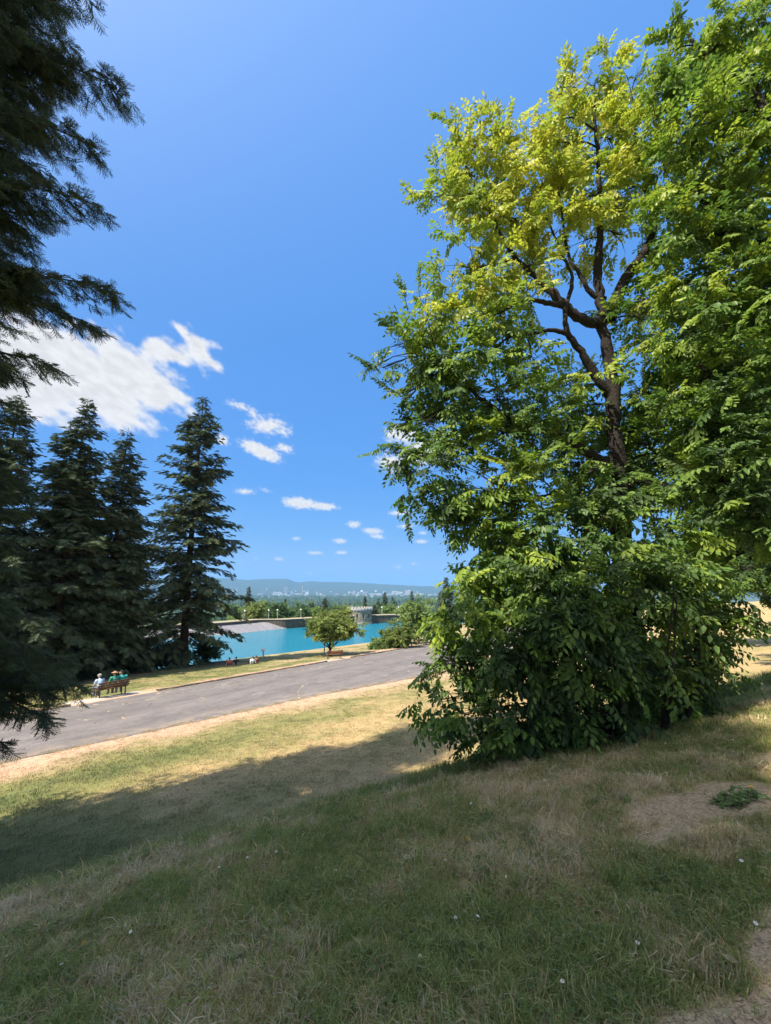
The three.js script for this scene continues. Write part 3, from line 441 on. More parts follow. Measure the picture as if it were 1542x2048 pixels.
// a thicket of shoots round the elm's foot
rnd = mulberry(203);
const bush = thing('bush', 'dense dark green leafy bush around the foot of the elm', 'bush', [0, 0, 0]);
const shoots = []; for (let i = 0; i < 16; i++) { const a = R(0, 6.28), r = R(.1, .7), x = 3.45 + Math.cos(a) * r * 1.3, z = -6.35 + Math.sin(a) * r, y = height(x, z) - .05; shoots.push({ pts: [[x, y, z], [x + Math.cos(a) * R(.05, .3), y + R(.5, .8), z + Math.sin(a) * .2], [x + Math.cos(a) * R(.3, .9), y + R(1.2, 1.9), z + Math.sin(a) * R(.2, .6)]], r: [R(.018, .04), .008], sides: 5, name: 'stem' }); }
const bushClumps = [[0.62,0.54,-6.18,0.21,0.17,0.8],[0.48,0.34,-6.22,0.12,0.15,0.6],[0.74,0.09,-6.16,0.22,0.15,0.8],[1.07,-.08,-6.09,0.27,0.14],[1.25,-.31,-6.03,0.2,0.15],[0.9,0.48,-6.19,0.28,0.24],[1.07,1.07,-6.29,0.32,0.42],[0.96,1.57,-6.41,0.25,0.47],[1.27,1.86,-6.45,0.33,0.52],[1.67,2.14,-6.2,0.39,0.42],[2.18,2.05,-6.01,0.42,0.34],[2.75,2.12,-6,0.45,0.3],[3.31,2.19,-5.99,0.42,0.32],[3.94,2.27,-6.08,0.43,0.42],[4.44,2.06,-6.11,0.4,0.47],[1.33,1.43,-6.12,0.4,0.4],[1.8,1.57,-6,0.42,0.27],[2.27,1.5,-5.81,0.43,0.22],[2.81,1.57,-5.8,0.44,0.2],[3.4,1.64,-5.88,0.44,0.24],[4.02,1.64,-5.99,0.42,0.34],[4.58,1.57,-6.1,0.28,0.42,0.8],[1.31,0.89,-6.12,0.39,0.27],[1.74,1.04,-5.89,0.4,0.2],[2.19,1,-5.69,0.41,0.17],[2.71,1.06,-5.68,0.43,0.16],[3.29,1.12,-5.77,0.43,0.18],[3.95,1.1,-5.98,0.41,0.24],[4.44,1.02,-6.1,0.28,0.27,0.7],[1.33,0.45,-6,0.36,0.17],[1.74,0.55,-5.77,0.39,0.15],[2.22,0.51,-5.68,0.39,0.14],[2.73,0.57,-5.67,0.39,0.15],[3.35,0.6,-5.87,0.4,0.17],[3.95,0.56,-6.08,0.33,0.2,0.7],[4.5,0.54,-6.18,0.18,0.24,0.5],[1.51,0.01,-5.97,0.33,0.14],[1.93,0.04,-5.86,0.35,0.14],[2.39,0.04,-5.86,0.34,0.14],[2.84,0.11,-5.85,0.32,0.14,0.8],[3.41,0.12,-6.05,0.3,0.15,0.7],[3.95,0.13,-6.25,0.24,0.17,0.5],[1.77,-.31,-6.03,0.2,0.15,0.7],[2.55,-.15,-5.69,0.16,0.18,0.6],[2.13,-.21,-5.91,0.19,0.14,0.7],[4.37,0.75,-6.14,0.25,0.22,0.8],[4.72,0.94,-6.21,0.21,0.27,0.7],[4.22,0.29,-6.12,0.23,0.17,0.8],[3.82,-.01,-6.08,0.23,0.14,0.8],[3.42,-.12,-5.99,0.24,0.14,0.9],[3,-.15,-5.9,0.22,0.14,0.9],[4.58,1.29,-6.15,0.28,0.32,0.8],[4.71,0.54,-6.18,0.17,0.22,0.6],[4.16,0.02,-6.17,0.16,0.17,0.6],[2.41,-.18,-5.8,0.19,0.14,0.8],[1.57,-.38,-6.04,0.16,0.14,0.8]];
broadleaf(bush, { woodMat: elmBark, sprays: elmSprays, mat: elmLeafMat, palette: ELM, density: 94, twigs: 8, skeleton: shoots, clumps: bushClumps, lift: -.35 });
{ // the nearest shoots arch over towards the camera; their leaves are told apart one by one
  const lv = [0, 1, 2].map((k) => { const S = new Soup(); leafInto(S, V(0, 0, 0), V(0, 1, 0), V(0, 0, 1), 1, .5 + .05 * k, .2 + .12 * k); return S.get(); });
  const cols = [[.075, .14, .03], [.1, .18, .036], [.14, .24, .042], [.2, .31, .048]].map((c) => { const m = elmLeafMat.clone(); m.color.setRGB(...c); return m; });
  const arcs = [
    [[[2.41,1.63,-5.48], [2.6,1.51,-5.2], [2.67,1.06,-5.07], [2.77,0.68,-5.04], [2.84,0.36,-5.04]], 26], [[[2.79,1.57,-5.49], [2.99,1.4,-5.22], [3.11,1.01,-5.08], [3.25,0.68,-5.09], [3.39,0.41,-5.09]], 26],
    [[[1.9,2.02,-5.61], [2.14,1.87,-5.23], [2.11,1.46,-5.1], [2.15,1.17,-5.1]], 18], [[[3.1,2.08,-5.5], [3.42,1.93,-5.22], [3.71,1.75,-5.15], [4.07,1.72,-5.16]], 20], [[[3.42,1.38,-5.63], [3.65,1.34,-5.23], [3.74,1.06,-5.07], [3.83,0.74,-5.03], [3.95,0.46,-5.08]], 22],
    [[[2.18,0.16,-5.64], [2.29,0.18,-5.33], [2.31,-.04,-5.17], [2.4,-.19,-5.14]], 14], [[[2.49,0.04,-5.66], [2.64,0.24,-5.32], [2.73,0.06,-5.2]], 14], [[[1.2,0.58,-5.97], [0.77,0.62,-5.76], [0.44,0.51,-5.68], [0.3,0.38,-5.7]], 22], [[[1.27,0.12,-6.05], [0.82,0.13,-5.75], [0.55,-.02,-5.67], [0.46,-.24,-5.71]], 20],
    [[[1.51,1.05,-5.79], [1.37,0.65,-5.55], [1.22,0.25,-5.52]], 18], [[[3.29,0.81,-5.73], [3.42,0.67,-5.45], [3.41,0.3,-5.31], [3.38,0.07,-5.35]], 18], [[[4.22,0.76,-6.04], [4.41,0.73,-5.84], [4.65,0.55,-5.77]], 16], [[[1.71,0.82,-5.62], [1.79,0.51,-5.37], [1.7,0.13,-5.34]], 18], [[[2.89,2.89,-5.86], [3.08,2.99,-5.54], [3.35,3.06,-5.43]], 14], [[[2.98,2.53,-5.83], [3.16,2.67,-5.5], [3.42,2.62,-5.4]], 14], [[[1.05,-.25,-6.02], [0.83,-.28,-5.92], [0.58,-.29,-5.82]], 12],
  ];
  let made = 0;
  for (const [pts, n] of arcs) {
    const c = new THREE.CatmullRomCurve3(pts.map((p) => V(...p))), ps = c.getPoints(14), S = new Soup(); tube(S, ps, ps.map((_, i) => lerp(.008, .0016, i / 14)), 4); mesh('shoot', S.get(), elmBark, bush);
    for (let i = 0; i < n && made < 300; i++, made++) {
      const t = .12 + .88 * i / (n - 1), p = c.getPoint(t), d = c.getTangent(t), sd = V(0, 0, 0).crossVectors(d, V(0, 1, 0)).normalize().multiplyScalar(i % 2 ? 1 : -1), dir = sd.addScaledVector(d, .55 + R(-.2, .2)).add(V(0, -.25 + R(-.25, .2), .1)).normalize(), nr = V(R(-.4, .4), 1, R(.1, .8)); nr.addScaledVector(dir, -nr.dot(dir)).normalize();
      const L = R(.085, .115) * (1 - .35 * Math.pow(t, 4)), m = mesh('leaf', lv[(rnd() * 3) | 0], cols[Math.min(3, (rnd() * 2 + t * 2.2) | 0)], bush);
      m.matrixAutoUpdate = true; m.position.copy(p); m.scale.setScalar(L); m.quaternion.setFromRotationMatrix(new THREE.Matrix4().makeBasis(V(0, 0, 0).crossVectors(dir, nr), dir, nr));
    }
  }
}
// trees uphill on the right, behind the elm
const farSprays = [spray(13, 9, .5, .16, .1, 60, .2, .3), spray(14, 7, .42, .17, .1, 55, .25, .2)];
function simpleTree(name, label, cat, base, H, rx, seed, o = {}) {
  rnd = mulberry(seed); const t = thing(name, label, cat, [0, 0, 0], o.group), [x, y, z] = base, cl = [], sk = [{ pts: [[x, y - .2, z], [x + R(-.1, .1), y + H * .22, z], [x + R(-.3, .3), y + H * .5, z + R(-.2, .2)], [x + R(-.2, .2), y + H * .85, z]], r: [o.r ?? H * .03, .03], sides: 8 }];
  const nl = o.limbs ?? 6; for (let k = 0; k < nl; k++) { const a = k / nl * 6.28 + R(-.4, .4), f = R(.12, .4), l = rx * R(.5, .8), y0 = y + H * f * (o.low ?? 1); sk.push({ pts: [[x, y0, z], [x + Math.cos(a) * l * .45, y0 + H * R(.1, .18), z + Math.sin(a) * l * .45], [x + Math.cos(a) * l, y0 + H * R(.22, .34), z + Math.sin(a) * l]], r: [H * .014, .015], sides: 5 }); }
  const n = o.clumps ?? 46, bot = o.bottom ?? .28, cr = rx * (o.cr ?? .3);
  for (let k = 0; k < n; k++) {
    const u = R(-1, 1), a = R(0, 6.28), q = Math.sqrt(1 - u * u), rr = Math.pow(rnd(), .4) * (1 + .3 * n2(a * 1.3, seed + u * 2)), yy = u < 0 ? u * (o.under ?? .6) : u, cy = y + H * (bot + (1 - bot) * .42);
    cl.push([x + Math.cos(a) * q * (rx - cr * .8) * rr, cy + yy * (H * (1 - bot) * .58 - cr * .7) * rr, z + Math.sin(a) * q * (rx - cr * .8) * rr, cr * R(.5, 1.3), (o.tint ?? .3) + R(-.12, .12), o.dens ?? 1]);
  }
  broadleaf(t, { woodMat: o.bark ?? elmBark, sprays: o.sprays ?? farSprays, mat: o.mat ?? softLeafMat, palette: o.palette ?? ELM, density: o.density ?? 26, twigs: 6, skeleton: sk, clumps: cl, scale: o.scale ?? 1 });
  return t;
}
for (const [i, [x, z, H, rx, tint, label]] of [[17, -16.5, 12, 4.6, .1, 'dark shady tree uphill behind the bush at the right edge'], [25, -27, 13, 5, .2, 'rounded tree at the top of the sunlit lawn, right edge'], [10.6, -10.6, 10, 3.6, .18, 'green tree standing between the two elms, behind them']].entries())
  simpleTree('park_tree', label, 'tree', [x, hBase(x, z), z], H, rx, 300 + i, { tint, density: 34, bottom: i === 2 ? .22 : .12, clumps: 60 });
// ---- conifers
const NEEDLE = [[.055, .088, .046], [.09, .128, .062], [.125, .165, .078], [.18, .215, .1]];
const needleMat = new THREE.MeshPhysicalMaterial({ color: 0xffffff, roughness: .95, transmission: .22, thickness: 0, specularIntensity: .6, side: THREE.DoubleSide });
// a needled twig along +y with side twigs, for the near spruce
function twig(seed, len, side, needle) {
  const r = mulberry(seed), S = new Soup();
  const one = (a, d, l, w) => { const b = a.clone().addScaledVector(d, l); tube(S, [a, b], [w, w * .5], 3); const n = Math.round(l / .0036); for (let i = 0; i < n; i++) { const t = i / n, q = a.clone().addScaledVector(d, l * t), nd = V(r() - .5, r() - .5, r() - .5); nd.addScaledVector(d, -nd.dot(d)).normalize().addScaledVector(d, .75).normalize(); const sd = V(0, 0, 0).crossVectors(nd, d).normalize().multiplyScalar(.0036), L = needle * (.7 + .5 * r()); const i0 = S.v(q.x - sd.x, q.y - sd.y, q.z - sd.z), i1 = S.v(q.x + sd.x, q.y + sd.y, q.z + sd.z), i2 = S.v(q.x + nd.x * L, q.y + nd.y * L, q.z + nd.z * L); S.t(i0, i1, i2); } };
  one(V(0, 0, 0), V(0, 1, 0), len, .003);
  for (let k = 0; k < side; k++) { const t = .12 + .75 * k / side, sd = k % 2 ? 1 : -1, d = V(sd * (.8 + .2 * r()), .65 + .3 * r(), -.25 + .35 * r()).normalize(); one(V(0, len * t, 0), d, len * (.6 - .34 * t) * (.8 + .5 * r()), .002); }
  return S.get();
}
// a flat frond of many needle strips, for firs seen from afar
function frond(seed, len, n, w) {
  const r = mulberry(seed), S = new Soup(), strip = (a, d, l, k) => { const sd = V(0, 0, 0).crossVectors(d, V(0, 0, 1)).normalize(), m = a.clone().addScaledVector(d, l * .5), e = a.clone().addScaledVector(d, l); for (const [ax, ay] of [[1, 0], [.35, .8]]) { const o = V(sd.x * ax * k, sd.y * ax * k, ay * k); const i0 = S.v(a.x, a.y, a.z), i1 = S.v(m.x + o.x, m.y + o.y, m.z + o.z), i2 = S.v(e.x, e.y, e.z), i3 = S.v(m.x - o.x, m.y - o.y, m.z - o.z); S.t(i0, i1, i2); S.t(i0, i2, i3); } };
  strip(V(0, 0, 0), V(0, 1, 0), len, w);
  for (let k = 0; k < n; k++) { const t = .08 + .86 * k / n, sd = k % 2 ? 1 : -1; strip(V(0, len * t, 0), V(sd * (.75 + .3 * r()), .7 + .3 * r(), -.3 + .5 * r()).normalize(), len * (.5 - .32 * t) * (.7 + .6 * r()), w * (.7 + .4 * r())); }
  return S.get();
}
const fronds = [frond(41, 1, 26, .042), frond(42, .85, 22, .046), frond(43, 1.1, 30, .04)];
const firBark = bark(.12, .085, .065);
function fir(label, base, H, rad, seed, o = {}) {
  rnd = mulberry(seed); const t = thing(o.name ?? 'fir_tree', label, 'tree', [0, 0, 0], o.group), [x, y, z] = base, S = new Soup(), B = new Soup(), sets = fronds.map(() => new Copies());
  const bend = (f) => V(x + .25 * n2(f * 2, seed) * f, y + H * f, z + .25 * n2(f * 2, seed + 9) * f), tr = [0, .015, .04, .12, .25, .4, .55, .7, .85, 1].map(bend); tr[0].y -= .3;
  const r0 = o.r ?? H * .0145; tube(S, tr, [1.55, 1.25, 1.05, .92, .8, .66, .5, .34, .18, .04].map((k) => r0 * k), 10, .1); mesh('trunk', S.get(), firBark, t);
  let f = o.bottom ?? .035; const sc = o.scale ?? 1;
  while (f < .985) {
    const nb = 7, low = f < .15 ? .85 + f : 1, prof = Math.pow(1 - f, .78) * low * (.9 + .25 * n2(f * 9, seed));
    for (let k = 0; k < nb; k++) {
      if (rnd() < (o.gaps ?? .12)) continue;
      const a = R(0, 6.28), L = Math.max(.3, rad * prof * R(.5, 1.22)), p0 = bend(f + R(-.01, .01)), dx = Math.cos(a), dz = Math.sin(a), rise = lerp(-.05, .45, f), sag = lerp(.4, .05, f) * R(.6, 1.3);
      const at = (u) => V(p0.x + dx * L * u, p0.y + L * (rise * u - sag * u * u + .12 * sag * u * u * u * 2), p0.z + dz * L * u), pts = [0, .35, .7, 1].map(at);
      tube(B, pts, [.012 + .011 * L, .008 + .006 * L, .012, .004], 4);
      const n = Math.max(3, Math.round(L * 7.5 / sc * (o.dens ?? 1)));
      for (let i = 0; i < n; i++) {
        const u = Math.min(1, .14 + .86 * Math.pow((i + R(0, .8)) / n, .85)), p = at(u), side = i === n - 1 ? 0 : (i % 2 ? 1 : -1), tang = at(Math.min(1.02, u + .05)).sub(at(u - .03)).normalize();
        const d = tang.clone().multiplyScalar(.75).add(V(-dz * side * R(.5, 1), R(-.75, .15) - .2, dx * side * R(.5, 1))), g = clamp(.5 + R(-.4, .4) + (o.tint ?? 0), 0, 1) * 3, g0 = Math.min(2, Math.floor(g));
        sets[(rnd() * 3) | 0].add(p.add(V(R(-.15, .15), R(-.3, .15), R(-.15, .15))), d, V(R(-.3, .3), 1, R(-.3, .3)), sc * R(.6, 1.15) * (.5 + .5 * Math.min(1, L / 2.4)) * (1 - .25 * u), vary(mixc(NEEDLE[g0], NEEDLE[g0 + 1], g - g0), .2));
      }
    }
    f += lerp(.015, .0095, f) * (30 / H) * (o.step ?? 1) * R(.7, 1.3);
  }
  mesh('branches', B.get(), firBark, t).userData.kind = 'stuff';
  const crown = new THREE.Group(); crown.name = 'crown'; t.add(crown); sets.forEach((s, i) => s.mesh('needles', fronds[i], needleMat, crown, true));
  return t;
}
const firB = firSpots.map(([x, z]) => [x, hBase(x, z), z]);
fir('tallest open fir with a bare straight trunk, rightmost of the conifers', firB[0], 30.5, 8.3, 501, { r: .46, tint: .1, gaps: .4 });
fir('tall dense fir with a broad top, second conifer peak from the photo left', firB[1], 24.6, 6.6, 502, { tint: .06 });
fir('slimmer fir between the two tall ones, with a thin pointed top', firB[2], 23.4, 5.6, 503, { tint: .04, gaps: .15 });
fir('dark fir half hidden behind the near spruce branches', firB[3], 22.6, 6.4, 504, { tint: 0 });
fir('dark fir on the shore slope behind the broad topped one', firB[4], 25, 6.4, 505, { tint: -.03 });
fir('dark fir at the photo\'s left edge behind the spruce', firB[5], 25, 6.6, 506, {});
fir('short dark fir filling the gap left of the tallest fir', firB[6], 20, 5.6, 507, { tint: .02 });
// firs on the slope left of and behind the camera: the bank lies in their shade
for (const [i, [x, z, H, r, label]] of [[-13.3, -1, 26, 5.6, 'tall fir left of the camera shading the lawn dip'], [-9.2, 3, 25.3, 5.8, 'tall fir uphill of the camera shading the bank'], [-7.9, -.2, 17.5, 4.8, 'tall fir beside the camera shading the brow of the bank'], [-3.6, 6.6, 21, 5.2, 'fir behind the camera shading the right of the bank'], [1.2, 9.5, 20, 5, 'fir farthest behind the camera shading the trodden way']].entries()) fir(label, [x, hBase(x, z), z], H, r, 560 + i, { bottom: i === 1 ? .36 : .44, gaps: .05, dens: .6, scale: 1.4 });
// the near spruce at the left edge: drooping sprays of needled twigs
{
  rnd = mulberry(601);
  const t = thing('spruce_tree', 'dark near spruce with drooping needled branches along the left edge', 'tree', [0, 0, 0]), base = V(-9.65, hBase(-9.65, -7.2), -7.2), S = new Soup(), B = new Soup(), H = 27;
  const tw = [twig(51, .18, 8, .014), twig(52, .14, 6, .014), twig(53, .23, 11, .014)], sets = tw.map(() => new Copies());
  tube(S, [0, .02, .1, .3, .6, 1].map((f) => V(base.x + .1 * f, base.y + H * f - (f ? 0 : .3), base.z)), [.5, .4, .34, .27, .16, .02], 12, .1); mesh('trunk', S.get(), firBark, t);
  const branch = (y, a, L, sag, fine) => {
    const p0 = V(base.x, y, base.z), dx = Math.cos(a), dz = Math.sin(a), at = (u) => V(p0.x + dx * L * u + .1 * L * u * n2(u * 2, a * 5), p0.y + L * (.12 * u - sag * u * u + .1 * u * u * u), p0.z + dz * L * u), pts = [0, .2, .4, .6, .8, 1].map(at);
    tube(B, pts, [.05, .04, .03, .022, .014, .005].map((r) => r * Math.min(1, L / 3)), 5);
    const n = Math.round(L * (fine ? 11 : 4));
    for (let i = 0; i < n; i++) {
      const u = .16 + .84 * (i + rnd()) / n, p = at(u), sd = i % 2 ? 1 : -1, l = L * R(.16, .3) * (1.12 - u * .8), d = V(dx * .75 - dz * sd * R(.4, .95), R(-.7, .05), dz * .75 + dx * sd * R(.4, .95)).normalize(), q = (v) => p.clone().addScaledVector(d, l * v).add(V(0, -.28 * l * v * v, 0)), m = Math.max(3, Math.round(l * (fine ? 20 : 8)));
      tube(B, [q(0), q(.5), q(1)], [.007, .005, .002], 3);
      for (let k = 0; k < m; k++) { const v = (k + rnd() * .8) / m, s2 = k % 2 ? 1 : -1, dd = q(Math.min(1, v + .1)).sub(q(v - .05)).normalize().multiplyScalar(.7).add(V(R(-.7, .7), R(-.75, .15), R(-.7, .7))), c = clamp(R(0, .75), 0, 1) * 3, c0 = Math.min(2, Math.floor(c)); sets[(rnd() * 3) | 0].add(q(v), k === m - 1 ? d : dd, V(R(-.4, .4), 1, R(-.4, .4)), R(.8, 1.35) * (fine ? 1.15 : 1.7), vary(mixc(NEEDLE[c0], NEEDLE[c0 + 1], c - c0), .2)); }
    }
  };
  // branches on the side towards the view are finer than those turned away
  const reach = [[-3, 3.2], [-1.2, 3.7], [0, 3.4], [1.5, 3], [3.5, 2.8], [5, 2.2], [5.9, 2.6], [6.5, 2.3], [7, 2.9], [7.7, 2.6], [8.6, 2.7], [9.8, 2.5], [11, 2.5], [12.5, 2.6], [14, 2.8], [17, 2.6], [24, .5]];
  let y = base.y + 2.2;
  while (y < base.y + H - .6) {
    for (let k = 0; k < 12; k++) { const a = R(-3.14, 3.14), face = Math.cos(a) > 0, Lm = face ? table(reach, y) : 3.2 * (1 - .8 * (y - base.y) / H); if (!face && k > 4) continue; branch(y + R(-.2, .2), a, Lm * R(.6, 1.0), R(.1, .42), face && y < 15); }
    y += R(.34, .48);
  }
  for (const [yy, a, L, sag] of [[13.6, -.3, 3.9, .3], [12, -.35, 3.4, .34], [9.9, -.1, 3.7, .36], [7.9, -.15, 4.1, .3], [7.6, -.4, 3.6, .3], [6.2, -.2, 3.1, .3], [1.2, -.1, 4, .42], [.6, -.4, 4, .45], [.9, -.7, 3.8, .5], [.3, -.8, 3.8, .4], [.1, -.2, 3.8, .42], [.8, -.25, 3.9, .5]]) branch(yy, a, L, sag, true);
  mesh('branches', B.get(), firBark, t).userData.kind = 'stuff';
  const crown = new THREE.Group(); crown.name = 'crown'; t.add(crown); sets.forEach((s, i) => s.mesh('needles', tw[i], needleMat, crown, true));
}

// ---------------------------------------------------------------- reservoir
const WATER = -10.7;
const rim = new THREE.CatmullRomCurve3([[-125, -25], [-95, -58], [-61, -98], [-42, -118], [-31, -134], [-9, -151.5], [14, -161], [45, -172], [90, -182], [140, -180]].map(([x, z]) => V(x, 0, z)), false, 'catmullrom', .35).getPoints(180);
const rimOut = rim.map((_, i) => { const t = rim[Math.min(i + 1, 180)].clone().sub(rim[Math.max(i - 1, 0)]).normalize(); return V(t.z, 0, -t.x); });   // left of the way along it: outwards
const tip = rim.findIndex((p) => p.x > -30.5);
const rimStrip = (rows, i0 = 0, i1 = 180) => { const S = new Soup(); let prev = null, len = 0; for (let i = i0; i <= i1; i++) { if (i > i0) len += rim[i].distanceTo(rim[i - 1]); const r = rows(i).map(([o, y], j) => S.v(rim[i].x + rimOut[i].x * o, y, rim[i].z + rimOut[i].z * o, len, j ? o + y : o + y)); if (prev) for (let j = 0; j < r.length - 1; j++) S.q(prev[j], r[j], r[j + 1], prev[j + 1]); prev = r; } const g = S.get(); g.index.array.reverse(); g.computeVertexNormals(); return g; };
const bankW = (i) => 5.6 * sstep(0, 7, tip - i);
{
  const water = canvasTex(1024, 1024, (g, w) => { const im = g.createImageData(w, w); for (let y = 0; y < w; y++) for (let x = 0; x < w; x++) { const k = 128 + 60 * tn(x, y, w, 60) + 50 * tn(x + 300, y, w, 130), o = (y * w + x) * 4; im.data[o] = im.data[o + 1] = im.data[o + 2] = k; im.data[o + 3] = 255; } g.putImageData(im, 0, 0); }, false);
  water.repeat.set(1 / 26, 1 / 26);
  const sh = new THREE.Shape(); sh.moveTo(-125, 10); rim.forEach((p) => sh.lineTo(p.x, -p.z)); sh.lineTo(140, 20); sh.lineTo(20, 20);
  const pts = [[-125, 25], ...rim.map((p) => [p.x, -p.z]), [140, 60], [40, 60], [-10, 40], [-60, 10]], g = new THREE.ShapeGeometry(new THREE.Shape(pts.map(([x, y]) => new THREE.Vector2(x, y)))); g.rotateX(-Math.PI / 2); g.translate(0, WATER, 0);
  structure('reservoir_water', g, new THREE.MeshPhysicalMaterial({ color: new THREE.Color().setRGB(.012, .17, .245), roughness: .09, ior: 1.33, specularIntensity: .8, bumpMap: water, bumpScale: .1 })).userData.label = 'turquoise water of the open reservoir';
  const slabTex = canvasTex(512, 256, (c, w, h) => { const r = mulberry(77), im = c.createImageData(w, h); for (let y = 0; y < h; y++) for (let x = 0; x < w; x++) { const k = 186 + 22 * fbm(x * .03, y * .02, 4) + 20 * (r() - .5), o = (y * w + x) * 4; im.data[o] = k; im.data[o + 1] = k * .985; im.data[o + 2] = k * .99; im.data[o + 3] = 255; } c.putImageData(im, 0, 0); c.strokeStyle = 'rgba(90,85,85,.75)'; for (let i = 0; i < 8; i++) { c.lineWidth = 1.5 + r(); c.beginPath(); c.moveTo(i * 64 + 8, 0); c.lineTo(i * 64 + 12, h); c.stroke(); } });
  slabTex.repeat.set(1 / 24, 1 / 8);
  const bank = rimStrip((i) => [[-1.2, WATER - .5], [0, WATER], [bankW(i) * .5, WATER + 1 * Math.min(1, bankW(i) / 3)], [bankW(i), lerp(WATER + .2, -8.75, Math.min(1, bankW(i) / 4))]], 0, tip);
  const B = thing('reservoir_bank', 'pale sloping concrete bank curving into the turquoise water', 'embankment'); mesh('slab', bank, new THREE.MeshStandardMaterial({ color: new THREE.Color().setRGB(.4, .4, .42), map: slabTex, roughness: .9 }), B);
  const wallTex = canvasTex(512, 128, (c, w, h) => { const r = mulberry(78), im = c.createImageData(w, h); for (let y = 0; y < h; y++) for (let x = 0; x < w; x++) { const k = 120 + 34 * fbm(x * .05, y * .012, 4) + 26 * (r() - .5) + 20 * fbm(x * .3, 3, 2), o = (y * w + x) * 4; im.data[o] = k; im.data[o + 1] = k * .96; im.data[o + 2] = k * .86; im.data[o + 3] = 255; } c.putImageData(im, 0, 0); });
  wallTex.repeat.set(1 / 20, 1 / 5);
  const wall = thing('retaining_wall', 'long dark stained wall along the far side of the reservoir', 'wall');
  mesh('face', rimStrip((i) => { const o = bankW(i), b = WATER - .4; return [[o, b], [o + .06, -8.12]]; }), new THREE.MeshStandardMaterial({ color: new THREE.Color().setRGB(.5, .47, .44), map: wallTex, roughness: .95 }), wall);
  mesh('coping', rimStrip((i) => { const o = bankW(i); return [[o + .06, -8.12], [o - .12, -8.1], [o - .12, -7.92], [o + .5, -7.9], [o + .5, -8.2]]; }), std(.27, .24, .2, .95), wall);
  // the walk on top of the dam and the slope that falls away behind it
  const rg = rimStrip((i) => { const o = bankW(i); return [[o + .45, -8.03], [o + 2, -7.98], [o + 6, -8.05], [o + 15, -9], [o + 26, -12], [o + 50, -20], [o + 100, -34], [o + 190, -52]]; });
  const c = [], pp = rg.attributes.position; for (let i = 0; i < pp.count; i++) { const j = i % 8, n = .5 + .5 * fbm(pp.getX(i) * .1, pp.getZ(i) * .1, 3), q = j < 1 ? [.26, .21, .16] : j < 3 ? mixc([.34, .26, .16], [.2, .19, .08], n) : mixc([.2, .2, .08], [.1, .13, .04], n); c.push(...q); }
  rg.setAttribute('color', new THREE.Float32BufferAttribute(c, 3)); structure('dam_ground', rg, new THREE.MeshStandardMaterial({ vertexColors: true, roughness: 1 })).userData.label = 'dry ground on the reservoir dam and the slope behind it';
}
// ---------------------------------------------------------------- plain, hills
const PLAIN = [[0, -40], [150, -42], [300, -50], [700, -68], [1500, -88], [3000, -102], [6500, -115], [14000, -118]];
{
  const S = new Soup(), rs = [90, 150, 220, 320, 450, 650, 900, 1300, 1800, 2500, 3400, 4600, 6200, 8000, 11000, 15000], A = 96; let prev = null;
  for (const r of rs) { const row = []; for (let a = 0; a <= A; a++) { const t = (a / A - .5) * 2 * Math.PI; row.push(S.v(Math.sin(t) * r, table(PLAIN, r) - (Math.abs(t) > 1.75 ? 30 : 0), -Math.cos(t) * r, Math.sin(t) * r, Math.cos(t) * r)); } if (prev) for (let a = 0; a < A; a++) S.q(prev[a], prev[a + 1], row[a + 1], row[a]); prev = row; }
  structure('plain_terrain', S.get(), std(.06, .08, .03, 1)).userData.label = 'wooded city plain below the park';
  const ridge = [[-60, 60], [-45, 120], [-33, 175], [-24, 205], [-20.3, 192], [-17.8, 160], [-16.4, 176], [-14.9, 190], [-13.7, 188], [-12.6, 178], [-11.8, 118], [-11.2, 116], [-10, 142], [-8.5, 126], [-5, 122], [-1, 84], [2, 58], [5, 36], [9, 26], [14, 18], [22, 10], [40, 4], [60, 0]];
  for (const [k, [r0, r1, f, dy]] of [[7000, 8300, .55, -30], [8000, 9400, 1, 0]].entries()) {
    const H = new Soup(), N = 420, M = 12; let pv = null;
    for (let j = 0; j <= M + 2; j++) { const row = []; for (let i = 0; i <= N; i++) { const az = lerp(-62, 62, i / N), t = az * Math.PI / 180, u = Math.min(1, j / M), top = (table(ridge, az) + 115) * f + dy - 115 + 7 * fbm(az * 1.4 + k * 9, k, 4) * (k ? 1 : 3) + 3.2 * n2(az * 9, k), r = lerp(r0, r1, j / M), y = j > M ? lerp(top, -115, (j - M) / 2) : lerp(-118, top, Math.pow(u, .8)) + (u < 1 ? 16 * fbm(az * .9, j * .45 + k * 7, 3) * u : 0); row.push(H.v(Math.sin(t) * r, y, -Math.cos(t) * r)); } if (pv) for (let i = 0; i < N; i++) H.q(pv[i], pv[i + 1], row[i + 1], row[i]); pv = row; }
    structure('hills', H.get(), std(.035, .055, .022, 1)).userData.label = k ? 'long wooded ridge on the horizon' : 'low wooded foothills behind the city';
  }
}
